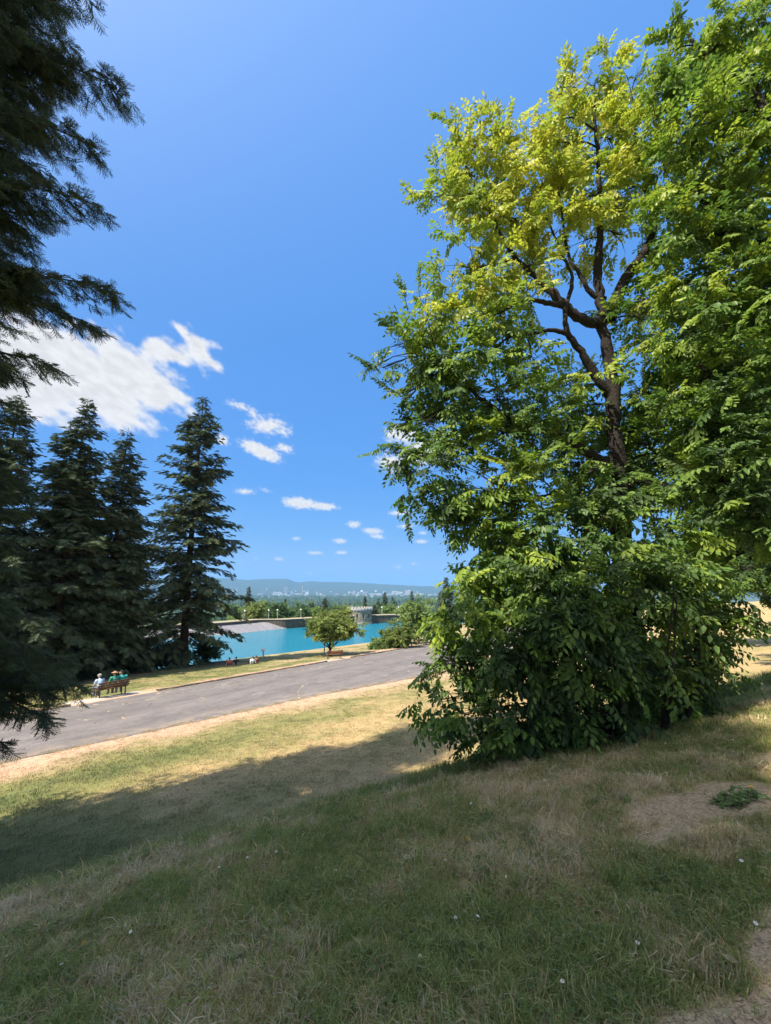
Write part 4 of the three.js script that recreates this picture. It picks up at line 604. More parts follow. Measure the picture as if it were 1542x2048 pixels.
// ---------------------------------------------------------------- far trees
const blobMat = new THREE.MeshPhysicalMaterial({ color: 0xffffff, roughness: .95, transmission: .2, thickness: 0, specularIntensity: .2, side: THREE.DoubleSide });
function blob(seed, n, leaf, cone) {   // a far crown of unit height as a cloud of leaf clumps
  const r = mulberry(seed), S = new Soup(), lobes = Array.from({ length: 9 }, () => { const a = r() * 6.28, u = r() * 2 - 1; return V(Math.cos(a) * .24 * Math.sqrt(1 - u * u * .5), .55 + u * .22, Math.sin(a) * .24); });
  for (let i = 0; i < n; i++) {
    let p; if (cone) { const f = Math.pow(r(), .8), a = r() * 6.28, q = .21 * Math.pow(1 - f, .85) * (.75 + .35 * r()) * (.8 + .3 * Math.sin(f * 55)); p = V(Math.cos(a) * q, .03 + f * .97, Math.sin(a) * q); }
    else { const l = lobes[(r() * 9) | 0], d = V(r() - .5, r() - .5, r() - .5).normalize().multiplyScalar(.22 * (.7 + .4 * r())); p = l.clone().add(d); if (p.y < .12) p.y = .12 + r() * .1; }
    const a = V(r() - .5, r() - .5, r() - .5).normalize().multiplyScalar(leaf), b = V(r() - .5, r() - .5, r() - .5).normalize().multiplyScalar(leaf * .7);
    S.q(S.v(p.x - a.x, p.y - a.y, p.z - a.z), S.v(p.x - b.x, p.y - b.y, p.z - b.z), S.v(p.x + a.x, p.y + a.y, p.z + a.z), S.v(p.x + b.x, p.y + b.y, p.z + b.z));
  }
  return S.get();
}
const blobs = [blob(1, 420, .055, false), blob(2, 420, .06, false), blob(3, 380, .05, true)];
{
  rnd = mulberry(800); const sets = blobs.map(() => new Copies());
  for (let i = 0; i < 15000; i++) {
    const r = 800 * Math.pow(7.6, Math.pow(rnd(), .8)), az = R(-.6, .5), con = rnd() < .2, H = con ? R(16, 27) : R(9, 17) * (1 + r / 7000), y = table(PLAIN, r);
    sets[con ? 2 : rnd() < .5 ? 0 : 1].add(V(Math.sin(az) * r, y - H * .08, -Math.cos(az) * r), V(0, 1, 0), V(R(-1, 1), 0, R(-1, 1)), H, vary(con ? [.035, .06, .03] : mixc([.075, .13, .04], [.2, .26, .08], rnd()), .25), con ? 1 : R(1, 1.6));
  }
  const w = new THREE.Group(); w.name = 'far_forest'; w.userData = { kind: 'stuff', label: 'mass of street trees covering the city plain' }; scene.add(w);
  sets.forEach((s, i) => s.mesh('treetops', blobs[i], blobMat, w, true));
}
const rimY = (x, z) => { let b = 1e9, i0 = 0; rim.forEach((p, i) => { const d = (p.x - x) ** 2 + (p.z - z) ** 2; if (d < b) { b = d; i0 = i; } }); const o = (x - rim[i0].x) * rimOut[i0].x + (z - rim[i0].z) * rimOut[i0].z - bankW(i0); return table([[0, -8], [6, -8.05], [15, -9], [26, -12], [50, -20], [100, -34], [190, -52]], o); };
const GOLD = [[.09, .15, .03], [.18, .24, .05], [.3, .33, .08]], MIDG = [[.04, .08, .02], [.075, .14, .035], [.14, .22, .055]], PALE = [[.1, .17, .045], [.18, .27, .07], [.26, .35, .1]], COPPER = [[.05, .025, .02], [.07, .035, .025], [.09, .05, .03]];
// top of the crown, half width, palette, label
for (const [i, [tp, rx, pal, label]] of [
  [[-42.35,-3.49,-142.09], 4, GOLD, 'round golden green tree on the dam by the lamp posts'], [[-38.98,-3.26,-155.26], 4.4, MIDG, 'dark green round tree behind the golden tree on the dam'], [[-55.15,-5.18,-163.73], 4, PALE, 'pale green tree behind the dam, beside the tall fir'],
  [[-17.81,-5.89,-176.04], 4, PALE, 'light green tree behind the wall just left of the round stone tower'], [[-19.48,-6.27,-219.79], 4, COPPER, 'dark copper tree behind the round stone tower'], [[1.52,-5.17,-189.12], 4.6, PALE, 'light green dome shaped tree behind the wall right of the stone tower'], [[-3.44,-4.81,-229.68], 4.6, MIDG, 'mid green tree behind the light green dome'], [[8.27,-6.01,-194.35], 3.6, GOLD, 'olive tree behind the wall, right of the light green dome'], [[-36.2,-6.59,-174.13], 4, MIDG, 'rounded dark tree behind the wall between the lamp posts'], [[-12.65,-7.55,-255.56], 4.4, PALE, 'small pale tree peeking over the stone tower'], [[-55.36,-5.5,-265.36], 4.6, MIDG, 'rounded tree further down the slope behind the lamp posts'], [[-19.76,-6.6,-306.18], 5, MIDG, 'broad tree on the slope beyond the stone tower'], [[-31.84,-5.73,-167.89], 3.8, MIDG, 'leafy tree behind the wall, just right of its left lamp post'], [[-28.13,-5.89,-176.04], 4.2, PALE, 'pale rounded tree behind the wall among the dark conifers'], [[-22.91,-5.48,-186.13], 4.4, MIDG, 'tall mid green tree behind the wall, halfway to the stone tower'], [[-38.94,-5.52,-171.91], 3.8, MIDG, 'green tree behind the wall where the sloping bank ends'], [[-66.64,-4.4,-244.85], 5.4, PALE, 'pale tree further down the slope behind the dark round tree'], [[-47.96,-5.47,-275.51], 5.6, PALE, 'pale broad tree down the slope beyond the conifers'], [[-40.94,-6.6,-306.18], 5.4, MIDG, 'broad tree down the slope left of the copper tree'], [[-65.95,-4.74,-189.04], 5, MIDG, 'dark tree behind the dam hidden against the tallest fir'], [[6.42,-6.71,-265.57], 5, MIDG, 'mid green tree beyond the olive tree right of the tower'], [[-4.69,-6.67,-194.46], 3.6, MIDG, 'small green tree tucked right of the stone tower'], [[17.32,-6.28,-235.02], 5, MIDG, 'broad green tree behind the wall toward the photo right'],
].entries()) { const y = rimY(tp[0], tp[2]); simpleTree('dam_tree', label, 'tree', [tp[0], y, tp[2]], tp[1] - y + .4, rx, 820 + i, { palette: pal, tint: .5, sprays: farSprays, scale: 2.7, density: 5.5, clumps: 40, bottom: .12, limbs: 4, r: .22, group: 'trees behind the reservoir wall' }); }
for (const [i, [tp, rx, label]] of [
  [[-61.02,2.35,-192.86], 2.9, 'pointed dark conifer behind the golden tree on the dam'], [[-54.12,-4.15,-234.64], 2.2, 'slim conifer behind the lamp posts on the dam'], [[-29.18,-2.81,-209.01], 3.6, 'dark spreading conifer behind the wall, left of the stone tower'], [[-33.95,-4.63,-199.18], 3.2, 'dark conifer second to the left of the stone tower'], [[-38.82,-5.72,-204.45], 2.8, 'small dark conifer nearest the lamp post on the wall'], [[-29.73,-5.57,-194.27], 2.6, 'short conifer against the dark spreading one'], [[-.27,-.69,-234.03], 3.2, 'tall dark conifer behind the light green dome tree'], [[15.91,-.08,-264.39], 3, 'narrow dark conifer below the large grey office block'], [[-11.58,-3.01,-244.6], 2.6, 'conifer peeking out behind the stone tower battlements'], [[4.45,-3.9,-275.23], 2.6, 'low conifer right of the tall dark one'], [[24.4,5.82,-171.93], 3.2, 'thin conifer top showing past the bush leaves'], [[29.49,-.42,-233.98], 2.4, 'small conifer beside the bush leaves on the skyline'], [[-4.87,-5.19,-184.04], 2.6, 'dark conifer hugging the right side of the stone tower'], [[-68.29,-8.59,-276.07], 2.4, 'distant conifer tip above the dark round tree'],
].entries()) { const y = rimY(tp[0], tp[2]); fir(label, [tp[0], y, tp[2]], tp[1] - y, rx * 1.55, 850 + i, { name: 'dam_conifer', group: 'conifers behind the reservoir wall', dens: .8, scale: 1.7, bottom: .05, gaps: .05, step: 1.3 }); }
// trees on the near shore
const vase = { limbs: 9, low: .6, bottom: .26, under: .55 };
simpleTree('shore_tree', 'spreading olive green tree with forked dark trunk behind the empty bench', 'tree', [-6.42,-6.19,-51.77], 5.75, 3.75, 901, { ...vase, palette: GOLD, tint: .55, density: 30, clumps: 70, cr: .24, scale: 1.0, r: .17 });
simpleTree('shore_tree', 'olive tree with several dark stems at the water, right of the spreading tree', 'tree', [1.9, -8.2, -61.5], 5.3, 3.1, 902, { ...vase, palette: GOLD, tint: .45, density: 28, clumps: 56, cr: .26, r: .14 });
simpleTree('shore_tree', 'low leafy green tree reaching over the water beside the olive tree', 'tree', [-.3, -8.3, -60.5], 3.6, 2.2, 903, { ...vase, palette: PALE, tint: .3, density: 30, clumps: 44, cr: .3, r: .1, bottom: .1 });
simpleTree('shore_tree', 'tall light green tree at the water against the elm', 'tree', [5.2, -9, -70], 9.8, 3.6, 904, { palette: PALE, tint: .6, density: 26, clumps: 90, cr: .24, bottom: .2, r: .2 });
simpleTree('shore_tree', 'blue green tree half hidden by the bush leaves at the water', 'tree', [8, -8.6, -66], 6, 2.6, 905, { palette: MIDG, tint: .7, density: 24, clumps: 50, bottom: .15, r: .15 });
for (const [i, [x, z, H, rx, label]] of [[-24.5, -50.5, 3.6, 2.6, 'dark shrub at the foot of the tallest fir, water side'], [-29, -49.5, 3.4, 2.6, 'dark shrub between the fir trunks'], [-20.2, -50.5, 3, 1.9, 'dark shrub on the shore right of the tallest fir'], [-33.5, -40.5, 4, 3.4, 'dark shrub in the shade behind the left firs'], [-29.5, -43.5, 3.6, 2.6, 'dark shrub at the water behind the slim fir'], [-26.5, -45.5, 4.2, 2.6, 'tall dark shrub left of the tallest fir trunk']].entries()) simpleTree('shrub', label, 'shrub', [x, hBase(x, z) - .1, z], H, rx, 920 + i, { palette: MIDG, tint: .2, density: 26, clumps: 40, bottom: .02, limbs: 5, r: .06 });
// ---------------------------------------------------------------- city
{
  rnd = mulberry(1001);
  const tones = [[.62, .62, .62], [.5, .5, .52], [.55, .5, .45], [.42, .4, .4], [.7, .7, .7], [.45, .36, .32]].map((c) => std(...c, .8)), glass = std(.09, .12, .16, .25), roofM = std(.3, .3, .31, .9);
  function building(name, label, [x0, y0, z0], w, h, dep, tone, group) {
    const t = thing(name, label, 'building', [x0, y0, z0], group); t.rotation.y = Math.atan2(x0, -z0) * -1 + R(-.3, .3);
    mesh('body', box(w, h + 20, dep, 0, h / 2 - 10, 0), tones[tone], t); mesh('roof', merge([box(w * .96, 1.6, dep * .96, 0, h + .8, 0), box(w * .35, h * .06 + 3, dep * .4, w * .1, h + 1.5 + h * .03, 0)]), roofM, t);
    if (h > 30) for (let k = 1; k * 9 < h - 4; k++) mesh('window_band', box(w * .9, 3.4, dep + 1, 0, k * 9, 0), glass, t);
    return t;
  }
  const B = [[-1535, -115, -6157, 107, 53, 4, 'wide white low block in the city, left of the slender tower'], [-1403, -85, -6071, 42, 95, 1, 'pair tall grey office tower behind the white block'], [-1408, -95, -6251, 40, 43, 0, 'small white office beside the tall grey tower'], [-1168, -114, -6108, 13, 134, 5, 'slender pinkish tower rising above the city'], [-1747, -119, -6055, 56, 35, 2, 'low beige block at the left end of the skyline'], [-1257, -120, -6259, 87, 36, 1, 'low grey block at the foot of the slender tower'], [-1191, -85, -6568, 46, 27, 4, 'white low building just right of the slender tower'], [-1025, -99, -6499, 27, 38, 0, 'small pale block midway along the skyline'], [-479, -113, -6480, 52, 52, 0, 'pale block above the stone tower'], [-376, -135, -6153, 32, 71, 4, 'bright white narrow building above the stone tower'], [-318, -118, -6341, 37, 51, 1, 'grey block right of the bright narrow building'], [-200, -122, -6184, 68, 39, 4, 'low white block left of the paired offices'], [-99, -121, -6120, 92, 42, 0, 'long pale block among the right offices'], [-14, -120, -6079, 35, 70, 0, 'slim pale tower behind the tall dark conifer'], [50, -121, -6145, 71, 39, 1, 'low grey block between two office towers'], [129, -126, -6581, 61, 76, 0, 'white office tower with grey side, left of a pair'], [192, -129, -6521, 64, 71, 4, 'white office tower, right of a pair'], [342, -125, -6507, 86, 86, 2, 'large brownish grey office block, biggest of the skyline'], [503, -128, -6504, 135, 41, 0, 'long low pale block at the right of the skyline'], [644, -128, -6134, 64, 35, 1, 'low grey block near the bush leaves'], [-2126, -108, -6201, 14, 107, 0, 'thin pale tower seen beside the tall fir'], [-2010, -41, -7423, 60, 31, 0, 'long pale house on the hillside above the city']];   // x, y, z of the base, width, height, tone
  for (const [x, y, z, w, h, tone, label] of B) building('office_building', label, [x, y, z], w, h, R(.7, 1.1) * Math.max(30, w * .77), tone, 'buildings of the city skyline');
  for (let i = 0; i < 120; i++) { const hill = i > 84, r = hill ? R(7100, 7500) : R(4800, 6600), az = R(-.5, .22), w = R(12, 42), h = hill ? R(6, 12) : R(8, 34), y = hill ? R(-100, -40) : table(PLAIN, r) + R(0, 6); building('city_house', hill ? 'tiny pale house scattered on the far hillside' : 'tiny pale building lost among the trees of the city plain', [Math.sin(az) * r, y, -Math.cos(az) * r], w, h, R(12, 26), (rnd() * 5) | 0, hill ? 'hillside houses' : 'small city buildings'); }
  for (const [[x, y, z], label] of [[[-2724.35,350.69,-9384.21], 'thin lattice mast on the ridge'], [[-3282.35,318.37,-9389.96], 'second thin mast on the ridge, next to the fir']]) { const m = thing('radio_mast', label, 'mast', [x, y, z]), L = 180, S = new Soup(); for (const [dx, dz] of [[-3, -2], [3, -2], [0, 3]]) tube(S, [V(dx * 1.4, -L, dz * 1.4), V(dx * .5, 0, dz * .5)], [1.4, .8], 4); mesh('leg', S.get(), std(.45, .4, .4), m); const X = new Soup(); for (let k = 0; k < 14; k++) { const yy = -L + k * 13; tube(X, [V(-4, yy, -2.5), V(4, yy + 6, -2.5)], [.6, .6], 3); tube(X, [V(4, yy + 6, -2.5), V(0, yy + 12, 3)], [.6, .6], 3); } mesh('bracing', X.get(), std(.45, .4, .4), m); }
}

// ---------------------------------------------------------------- round stone gatehouse in the water
{
  const stoneTex = canvasTex(512, 256, (c, w, h) => { const r = mulberry(61); c.fillStyle = 'rgb(150,143,132)'; c.fillRect(0, 0, w, h); for (let y = 0; y < h; y += 16) for (let x = (y / 16 % 2) * 18 - 36; x < w + 36; x += 30 + (r() * 12 | 0)) { const k = 118 + r() * 66; c.fillStyle = `rgb(${k | 0},${k * .96 | 0},${k * .88 | 0})`; c.fillRect(x + 1, y + 1, 28, 14); } });
  stoneTex.repeat.set(1 / 9, 1 / 4.5);
  const stone = new THREE.MeshStandardMaterial({ color: new THREE.Color().setRGB(.72, .7, .66), map: stoneTex, roughness: .95 }), trim = std(.36, .34, .31, .95), dark = std(.02, .02, .022, .4);
  const t = thing('gatehouse', 'round castle like stone tower with battlements standing in the reservoir', 'tower', [-8.97,-11.14,-154.12]), y0 = 0, r1 = 4.15, N = 48;
  t.position.y = WATER - .3;
  const sector = (S, a0, a1, ri, ro, ya, yb) => { const c = (a, r, y) => S.v(Math.cos(a) * r, y, Math.sin(a) * r, a * r1, y); const quad = (f) => S.q(...f.map((q) => c(...q))); quad([[a0, ro, ya], [a0, ro, yb], [a1, ro, yb], [a1, ro, ya]]); quad([[a0, ri, ya], [a1, ri, ya], [a1, ri, yb], [a0, ri, yb]]); quad([[a0, ro, yb], [a0, ri, yb], [a1, ri, yb], [a1, ro, yb]]); quad([[a0, ro, ya], [a1, ro, ya], [a1, ri, ya], [a0, ri, ya]]); quad([[a0, ro, ya], [a0, ri, ya], [a0, ri, yb], [a0, ro, yb]]); quad([[a1, ro, ya], [a1, ro, yb], [a1, ri, yb], [a1, ri, ya]]); };
  const S = new Soup(), A = (k) => k / N * Math.PI * 2;
  for (let k = 0; k < N; k++) { if (k % 4 === 1) { sector(S, A(k), A(k + 1), r1 - .5, r1, .9, 2.2); sector(S, A(k), A(k + 1), r1 - .5, r1, 3.6, 4.7); } else sector(S, A(k), A(k + 1), r1 - .5, r1, .9, 4.7); }
  mesh('wall', S.get(), stone, t);
  for (let k = 1; k < N; k += 4) { const W = new Soup(); sector(W, A(k), A(k + 1), r1 - .42, r1 - .3, 2.2, 3.6); const w = mesh('window', W.get(), dark, t), s = new Soup(); sector(s, A(k) - .02, A(k + 1) + .02, r1 - .28, r1 + .1, 2.08, 2.2); mesh('sill', s.get(), trim, w); }
  const P = new Soup(); for (let k = 0; k < N; k++) sector(P, A(k), A(k + 1), r1 - .5, r1 + .22, -1.5, .9); mesh('plinth', P.get(), trim, t);
  const C = new Soup(); for (let k = 0; k < N; k++) { sector(C, A(k), A(k + 1), r1 - .5, r1 + .32, 4.95, 5.35); if (k % 2) sector(C, A(k) + .02, A(k + 1) - .02, r1 - .1, r1 + .24, 4.6, 4.95); else sector(C, A(k), A(k + 1), r1 - .5, r1 + .02, 4.7, 4.95); } mesh('cornice', C.get(), trim, t);
  const pale = std(.44, .42, .39, .95); for (let k = 0; k < 24; k++) { const M = new Soup(); sector(M, A(k * 2) + .02, A(k * 2 + 1) + .04, r1 - .15, r1 + .32, 5.35, 5.85); mesh('merlon', M.get(), pale, t); }
  const D = new THREE.CylinderGeometry(r1 - .4, r1 - .4, .1, 48); D.translate(0, 5, 0); mesh('roof', D, trim, t);
}
// ---------------------------------------------------------------- lamp posts
{
  const post = std(.5, .52, .5, .5), head = std(.8, .8, .78, .4);
  const lamp = (label, [x, y, z], H, group) => { const t = thing('lamp_post', label, 'lamp post', [x, y, z], group), S = new Soup(); tube(S, [V(0, -.3, 0), V(0, .5, 0), V(0, H * .9, 0)], [.09, .08, .055], 8); mesh('pole', S.get(), post, t); mesh('lamp_arm', box(.05, .06, .5, 0, H * .9, .18), post, t); mesh('lamp_head', new THREE.CylinderGeometry(.2, .3, .3, 10).translate(0, H * .97, .1), head, t); return t; };
  for (const [p, H, label] of [[[-43.79,-8.73,-135.92], 2.7, 'lamp post on the dam, left of the golden tree'], [[-37.72,-8.65,-140.98], 3, 'lamp post on the dam, right of the golden tree'], [[-35.91,-8.79,-145.07], 3.1, 'lamp post at the end of the sloping bank'], [[-29.51,-8.96,-152.21], 3, 'lamp post on the wall left of the spreading tree'], [[-1.34,-9.27,-167.5], 3, 'lamp post on the wall nearest the stone tower, right side'], [[5.11,-9.35,-171.58], 3, 'lamp post on the wall farther right of the stone tower']]) lamp(label, [p[0], rimY(p[0], p[2]), p[2]], H, 'lamp posts on the dam');
  lamp('lamp post on the near shore beside the seated people', [-14.6, hBase(-14.6, -53), -53], [-14.52,-5.67,-52.89][1] - hBase(-14.6, -53), 'lamp posts on the near shore'); lamp('lamp post under the spreading tree on the near shore', [-7.6, hBase(-7.6, -55), -55], 2.6, 'lamp posts on the near shore'); lamp('white headed lamp post near the farthest bench', [6.6, hBase(6.6, -69), -69], 2.6, 'lamp posts on the near shore');
}
// ---------------------------------------------------------------- benches
const slatTex = canvasTex(256, 32, (c, w, h) => { const r = mulberry(41); c.fillStyle = 'rgb(190,170,150)'; c.fillRect(0, 0, w, h); for (let i = 0; i < 120; i++) { c.strokeStyle = `rgba(${r() < .5 ? '90,70,55' : '225,210,190'},${.1 + r() * .25})`; c.lineWidth = .5 + r() * 1.5; const y = r() * h; c.beginPath(); c.moveTo(0, y); c.lineTo(w, y + (r() - .5) * 4); c.stroke(); } });
function bench(label, x, z, turn, wood) {
  const y = hBase(x, z) + .035, t = thing('park_bench', label, 'bench', [x, y, z], 'wooden park benches'), L = 1.7, iron = std(.045, .04, .038, .6), w = new THREE.MeshStandardMaterial({ color: new THREE.Color().setRGB(...wood), map: slatTex, roughness: .8 });
  t.rotation.y = turn; const e = .05; t.rotation.order = 'YXZ';
  const slat = new THREE.BoxGeometry(L, .035, .09); for (let k = 0; k < 4; k++) { const m = mesh('seat_slat', slat, w, t); m.position.set(0, .44, -.38 + k * .115); }
  const bs = new THREE.BoxGeometry(L, .1, .032); for (let k = 0; k < 3; k++) { const m = mesh('back_slat', bs, w, t); m.position.set(0, .55 + k * .125, .075 + k * .03); m.rotation.x = .24; }
  for (const sx of [-.68, .68]) { const S = new Soup(); tube(S, [V(sx, -.12, .06), V(sx, .4, .03), V(sx, .62, .13), V(sx, .86, .2)], [.034, .032, .028, .024], 8); mesh('back_leg', S.get(), iron, t); const Q = new Soup(); tube(Q, [V(sx, -.12, -.36), V(sx, .4, -.37)], [.032, .03], 8); mesh('front_leg', Q.get(), iron, t); mesh('seat_bracket', box(.05, .04, .48, sx, .4, -.18), iron, t); }
  return t;
}
const toXZ = (s, p) => xz(s, p), [b1x, b1z] = toXZ(15.7, -25.75);
bench('brown slatted bench on a concrete slab with three people sitting', b1x, b1z, 1.0, [.25, .17, .11]);
{ const [x, z] = toXZ(38.3, -25.75); bench('empty honey coloured bench beside the road, in front of the spreading tree', x, z, .42, [.52, .3, .16]); }
{ const [x, z] = toXZ(61.3, -25.6); bench('farthest bench at the road edge, half hidden by leaves', x, z, .6, [.4, .26, .16]); }
// ---------------------------------------------------------------- people
function field(caps, lo, cell, n, k, inflate = 0) {   // smooth union of tapered capsules, meshed
  const mc = new MarchingCubes(n, new THREE.MeshBasicMaterial(), false, false, 90000), half = cell * n / 2, c = V(lo[0] + half, lo[1] + half, lo[2] + half); mc.isolation = 0;
  for (let iz = 0; iz < n; iz++) for (let iy = 0; iy < n; iy++) for (let ix = 0; ix < n; ix++) {
    const x = c.x + (ix - n / 2) / (n / 2) * half, y = c.y + (iy - n / 2) / (n / 2) * half, z = c.z + (iz - n / 2) / (n / 2) * half; let d = 9;
    for (const [ax, ay, az, ra, bx, by, bz, rb] of caps) { const ux = bx - ax, uy = by - ay, uz = bz - az, l2 = ux * ux + uy * uy + uz * uz; let t = l2 ? ((x - ax) * ux + (y - ay) * uy + (z - az) * uz) / l2 : 0; t = t < 0 ? 0 : t > 1 ? 1 : t; const ex = x - ax - ux * t, ey = y - ay - uy * t, ez = z - az - uz * t, e = Math.sqrt(ex * ex + ey * ey + ez * ez) - (ra + (rb - ra) * t) - inflate; const hh = Math.max(k - Math.abs(d - e), 0) / k; d = Math.min(d, e) - hh * hh * k * .25; }
    mc.field[ix + iy * n + iz * n * n] = -d;
  }
  mc.update(); const cnt = mc.count, g = new THREE.BufferGeometry(), p = new Float32Array(cnt * 3), nn = new Float32Array(cnt * 3);
  for (let i = 0; i < cnt; i++) { p[i * 3] = mc.positionArray[i * 3] * half + c.x; p[i * 3 + 1] = mc.positionArray[i * 3 + 1] * half + c.y; p[i * 3 + 2] = mc.positionArray[i * 3 + 2] * half + c.z; for (let q = 0; q < 3; q++) nn[i * 3 + q] = mc.normalArray[i * 3 + q]; }
  g.setAttribute('position', new THREE.BufferAttribute(p, 3)); g.setAttribute('normal', new THREE.BufferAttribute(nn, 3)); g.setAttribute('uv', new THREE.BufferAttribute(new Float32Array(cnt * 2), 2)); return g;
}
const headGeo = field([[0, .12, .015, .085, 0, .1, -.02, .08], [0, .05, -.04, .055, 0, .015, -.06, .04], [0, .1, -.1, .012, 0, .065, -.118, .015], [-.085, .085, 0, .014, -.09, .06, .005, .012], [.085, .085, 0, .014, .09, .06, .005, .012], [0, .035, -.09, .016, 0, .03, -.09, .016], [-.035, .105, -.075, .02, .035, .105, -.075, .02], [0, -.02, .01, .052, 0, -.09, .02, .06]], [-.16, -.14, -.17], .0062, 52, .03);
const handGeo = field([[0, 0, 0, .02, 0, -.05, 0, .026], ...[-.028, -.01, .009, .027].flatMap((x, i) => { const l = [.03, .036, .034, .026][i]; return [[x, -.075, 0, .0095, x * 1.05, -.075 - l, -.012, .0085], [x * 1.05, -.075 - l, -.012, .0085, x * 1.05, -.075 - l * 1.75, -.034, .0075]]; }), [-.02, -.02, -.005, .012, -.045, -.05, -.018, .01], [-.045, -.05, -.018, .01, -.05, -.08, -.03, .008], [-.025, -.055, 0, .018, .025, -.06, 0, .017]], [-.08, -.16, -.08], .0036, 44, .008);
const skinM = std(.5, .33, .25, .6);
// joints in metres, facing -z; the seat or the ground under the hips is y = 0
function person(label, at, turn, pose, look) {
  const t = thing('person', label, 'person', at, look.group); t.rotation.y = turn; t.scale.setScalar(.94);
  const { hip, chest, neck, head, sh, el, wr, kn, an, yaw = 0 } = pose, s2 = [-1, 1], c7 = (a, ra, b, rb) => [...a, ra, ...b, rb], m = (v, s) => [v[0] * s, v[1], v[2]], of = (v, i) => Array.isArray(v[0]) ? v[i] : m(v, s2[i]);
  const torso = [c7([-.07, hip[1], hip[2]], .105, [.07, hip[1], hip[2]], .105), c7(hip, .13, chest, .135), c7([chest[0] - .08, chest[1], chest[2]], .1, [chest[0] + .08, chest[1], chest[2]], .1), c7(of(sh, 0), .062, of(sh, 1), .062), c7([chest[0], chest[1] + .05, chest[2]], .08, neck, .05)];
  const upper = [0, 1].map((i) => c7(of(sh, i), .058, of(el, i), .043)), fore = [0, 1].map((i) => c7(of(el, i), .042, of(wr, i), .029)), thigh = [0, 1].map((i) => c7([s2[i] * .095, hip[1] - .01, hip[2] - .02], .088, of(kn, i), .062)), shank = [0, 1].map((i) => c7(of(kn, i), .06, of(an, i), .04)), foot = [0, 1].map((i) => { const a = of(an, i); return c7([a[0], a[1] - .045, a[2] + .02], .035, [a[0] + s2[i] * .02, a[1] - .055, a[2] - .15], .028); });
  const lo = [-.72, -.56, -.95], cell = .0155, n = 94, parts = [field([...torso, ...upper, ...fore, ...thigh, ...shank, ...foot, c7(neck, .05, [head[0], head[1] - .02, head[2]], .048)], lo, cell, n, .035)];
  parts.push(headGeo.clone().rotateY(yaw).translate(head[0], head[1], head[2]));
  for (const i of [0, 1]) { const e = V(...of(el, i)), w = V(...of(wr, i)), q = new THREE.Quaternion().setFromUnitVectors(V(0, -1, 0), w.clone().sub(e).normalize()); parts.push(handGeo.clone().scale(i ? -1 : 1, 1, 1).applyQuaternion(q).translate(w.x, w.y, w.z)); }
  mesh('body', mergeGeometries(parts), skinM, t);
  mesh('shirt', field([...torso, ...upper.map((u) => { const k = look.sleeve ?? .6; return [u[0], u[1], u[2], u[3] + .006, lerp(u[0], u[4], k), lerp(u[1], u[5], k), lerp(u[2], u[6], k), u[7] + .014]; }), ...(look.long ? fore : [])], lo, cell, n, .04, .016), std(...look.shirt, .9), t);
  mesh('trousers', field([c7([-.07, hip[1], hip[2]], .11, [.07, hip[1], hip[2]], .11), ...thigh, ...(look.shorts ? [] : shank.map((q) => [...q.slice(0, 7), .05]))], lo, cell, n, .03, .02), std(...look.legs, .9), t);
  mesh('shoes', field(foot, lo, cell, n, .02, .014), std(.08, .075, .07, .7), t);
  const hg = []; if (look.hair) { const h = new THREE.SphereGeometry(.102, 18, 12, 0, 6.3, 0, 1.75); h.scale(.92, 1.02, 1.08); h.rotateX(.38); h.translate(0, .115, .012); hg.push(h); mesh('hair', merge(hg).rotateY(yaw).translate(...head), std(...look.hair, .8), t); if (look.tail) { const S = new Soup(); tube(S, [V(head[0], head[1] + .15, head[2] + .09), V(head[0], head[1] + .08, head[2] + .15), V(head[0], head[1] - .06, head[2] + .12)], [.03, .035, .008], 8); mesh('ponytail', S.get(), std(...look.hair, .8), t); } }
  if (look.hat) { const c = new THREE.SphereGeometry(.112, 18, 8, 0, 6.3, 0, 1.45); c.scale(.95, .85, 1.08); c.translate(0, .14, .01); const b = new THREE.CylinderGeometry(look.brim ?? .12, (look.brim ?? .12) + .02, .012, 20); if (!look.brim) b.scale(.75, 1, 1).translate(0, 0, -.07); b.translate(0, .152, .0); mesh('hat', merge([c, b]).rotateY(yaw).translate(...head), std(...look.hat, .9), t); }
  return t;
}
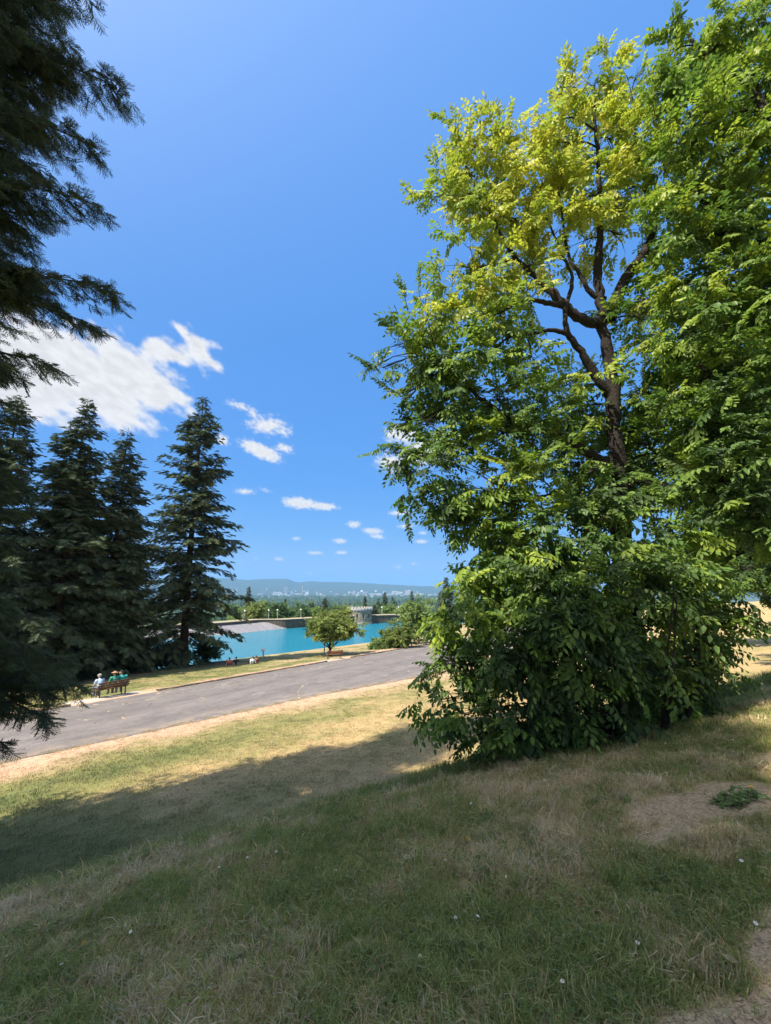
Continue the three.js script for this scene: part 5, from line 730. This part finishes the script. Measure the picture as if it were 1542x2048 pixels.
{
  const sit = { hip: [0, .13, 0], chest: [0, .45, -.05], neck: [0, .6, -.06], head: [0, .69, -.08], sh: [.18, .535, -.05], el: [.25, .3, -.14], wr: [.13, .2, -.36], kn: [.13, .1, -.44], an: [.13, -.36, -.42] };
  const hunch = { ...sit, hip: [0, .13, .02], chest: [0, .42, -.12], neck: [0, .56, -.17], head: [0, .64, -.22], sh: [.18, .5, -.14], el: [.22, .26, -.28], wr: [.08, .16, -.46] };
  const turned = { ...sit, chest: [-.04, .45, -.06], neck: [-.06, .6, -.07], head: [-.08, .69, -.1], sh: [[-.2, .52, -.14], [.15, .54, .04]], el: [[-.34, .33, -.22], [.2, .3, -.08]], wr: [[-.4, .42, -.4], [.02, .2, -.3]], yaw: .9 };
  const floor = { hip: [0, .12, 0], chest: [0, .4, .02], neck: [0, .55, -.02], head: [0, .64, -.04], sh: [.18, .49, 0], el: [.27, .27, -.12], wr: [.14, .3, -.38], kn: [.15, .44, -.4], an: [.12, .1, -.62] };
  const leanB = { ...floor, chest: [0, .38, .1], neck: [0, .52, .12], head: [0, .61, .1], sh: [.18, .47, .1], el: [.28, .24, .2], wr: [.3, .1, .3] };
  const seatY = hBase(b1x, b1z) + .035 + .46, cs = Math.cos(1.0), sn = Math.sin(1.0), on = (lx, lz) => [b1x + lx * cs + lz * sn, seatY, b1z - lx * sn + lz * cs], g = 'people on the bench';
  person('person in pale blue shirt and grey cap hunched at left end of bench', on(-.6, -.16), 1.0, hunch, { shirt: [.42, .55, .75], legs: [.12, .13, .16], hat: [.3, .3, .28], hair: [.3, .28, .26], group: g });
  person('person in a green shirt and brown hat in the middle of the bench', on(.14, -.16), 1.0, sit, { shirt: [.05, .3, .2], legs: [.2, .17, .12], hat: [.35, .2, .1], brim: .17, hair: [.05, .035, .03], group: g });
  person('dark haired person in a teal shirt turned sideways at the right end of the bench', on(.6, -.16), 1.0, turned, { shirt: [.03, .3, .28], legs: [.3, .3, .32], hair: [.02, .015, .015], group: g });
  const lawn = (x, z) => [x, height(x, z) + .0, z], gg = 'people sitting on the grass';
  person('person in a coral top sitting on the shaded grass, leftmost of four', lawn(...[-15.59,-6.01,-44.36].filter((_, i) => i !== 1)), .5, leanB, { shirt: [.6, .16, .12], legs: [.08, .09, .12], hair: [.04, .025, .02], group: gg });
  person('dark haired person in a black top sitting on the grass, second of four', lawn(...[-14.87,-5.97,-44.27].filter((_, i) => i !== 1)), .4, floor, { shirt: [.03, .03, .035], legs: [.55, .52, .48], hair: [.02, .015, .012], tail: 1, group: gg });
  person('person in a white shirt sitting on the grass, third of four', lawn(...[-13.35,-5.93,-44.59].filter((_, i) => i !== 1)), .6, leanB, { shirt: [.75, .77, .8], legs: [.1, .12, .2], hair: [.06, .04, .03], group: gg });
  person('person in a brown top sitting on the grass beside the white shirt', lawn(...[-13,-5.92,-44.69].filter((_, i) => i !== 1)), .3, floor, { shirt: [.2, .1, .07], legs: [.1, .1, .12], hair: [.05, .03, .02], long: 1, group: gg });
}
// ---------------------------------------------------------------- small things in the grass
{
  rnd = mulberry(1201);
  const lv = [0, 1, 2].map((k) => { const S = new Soup(); leafInto(S, V(0, 0, 0), V(0, 1, 0), V(0, 0, 1), 1, .5 + .08 * k, .3 - .25 * k); const g = S.get(); g.rotateX(-Math.PI / 2); return g; }), lm = [[.5, .33, .05], [.42, .24, .08], [.3, .16, .08], [.45, .38, .2]].map((c) => { const m = softLeafMat.clone(); m.color.setRGB(...c); return m; });
  for (let i = 0; i < 80; i++) { const d = 1.6 + 4 * Math.pow(rnd(), .9), x = R(-.85, .95) * d, m = mesh(numbered('fallen_leaf'), lv[i % 3], lm[(rnd() * 4) | 0], scene); m.position.set(x, height(x, -d) + R(.03, .05), -d); m.scale.setScalar(R(.035, .06)); m.rotation.set(R(-.5, .5), R(0, 6.28), R(-.5, .5)); m.userData = { label: 'small dry yellow brown leaf fallen on the near grass', category: 'leaf', group: 'fallen leaves' }; }
  const white = std(.85, .84, .8, .8), yellow = std(.75, .5, .03, .7), stemM = std(.1, .15, .04, .9), petals = (n, r) => { const S = new Soup(); for (let k = 0; k < n; k++) { const a = k / n * 6.28; leafInto(S, V(0, 0, 0), V(Math.cos(a), .25, Math.sin(a)).normalize(), V(-Math.cos(a) * .25, 1, -Math.sin(a) * .25).normalize(), r, r * .55, .1); } return S.get(); }, dg = petals(9, .011), yg = petals(14, .02), cg = new THREE.SphereGeometry(.004, 8, 6), sg = new THREE.CylinderGeometry(.0012, .0015, .05, 5).translate(0, -.025, 0);
  for (let i = 0; i < 44; i++) { const d = 1.5 + 3.6 * rnd(), x = R(-.9, .95) * d, t = thing('daisy', 'tiny white daisy in the near grass', 'flower', [x, height(x, -d) + R(.045, .06), -d], 'white daisies'); t.rotation.set(R(-.3, .5), R(0, 6), R(-.3, .3)); mesh('petals', dg, white, t); mesh('flower_centre', cg, yellow, t); mesh('stem', sg, stemM, t); }
  // a rosette of clover leaves with a dandelion on the bare patch
  const cl = thing('clover_plant', 'low green clover clump on the bare earth patch', 'plant', [2.62, height(2.62, -3.5), -3.5]), C = new Copies(), trefoil = (() => { const S = new Soup(); for (let k = 0; k < 3; k++) { const a = k * 2.09; leafInto(S, V(0, 0, 0), V(Math.cos(a), Math.sin(a), 0), V(0, 0, 1), .02, .019, .1); } return S.get(); })();
  for (let i = 0; i < 170; i++) { const a = R(0, 6.28), r = .15 * (1 + .5 * n2(a * 2, 4)) * Math.sqrt(rnd()), x = Math.cos(a) * r * 1.25, z = Math.sin(a) * r * .9; C.add(V(x, height(2.62 + x, -3.5 + z) - cl.position.y + R(.01, .06) * (1.2 - r * 3), z), V(R(-1, 1), R(-.3, .3), R(-1, 1)), V(R(-.5, .5), 1, R(-.3, .8)), R(.8, 1.5), vary([.2, .27, .09], .35)); }
  C.mesh('leaves', trefoil, softLeafMat, cl, true);
  const dx = 2.68, dz = -3.42, dn = thing('dandelion', 'single yellow dandelion flower in the clover clump', 'flower', [dx, height(dx, dz) + .09, dz]); mesh('petals', yg, yellow, dn); mesh('flower_centre', new THREE.SphereGeometry(.008, 8, 6), yellow, dn); mesh('stem', sg.clone().scale(1.4, 1.8, 1.4), stemM, dn);
}

renderer.render(scene, camera);
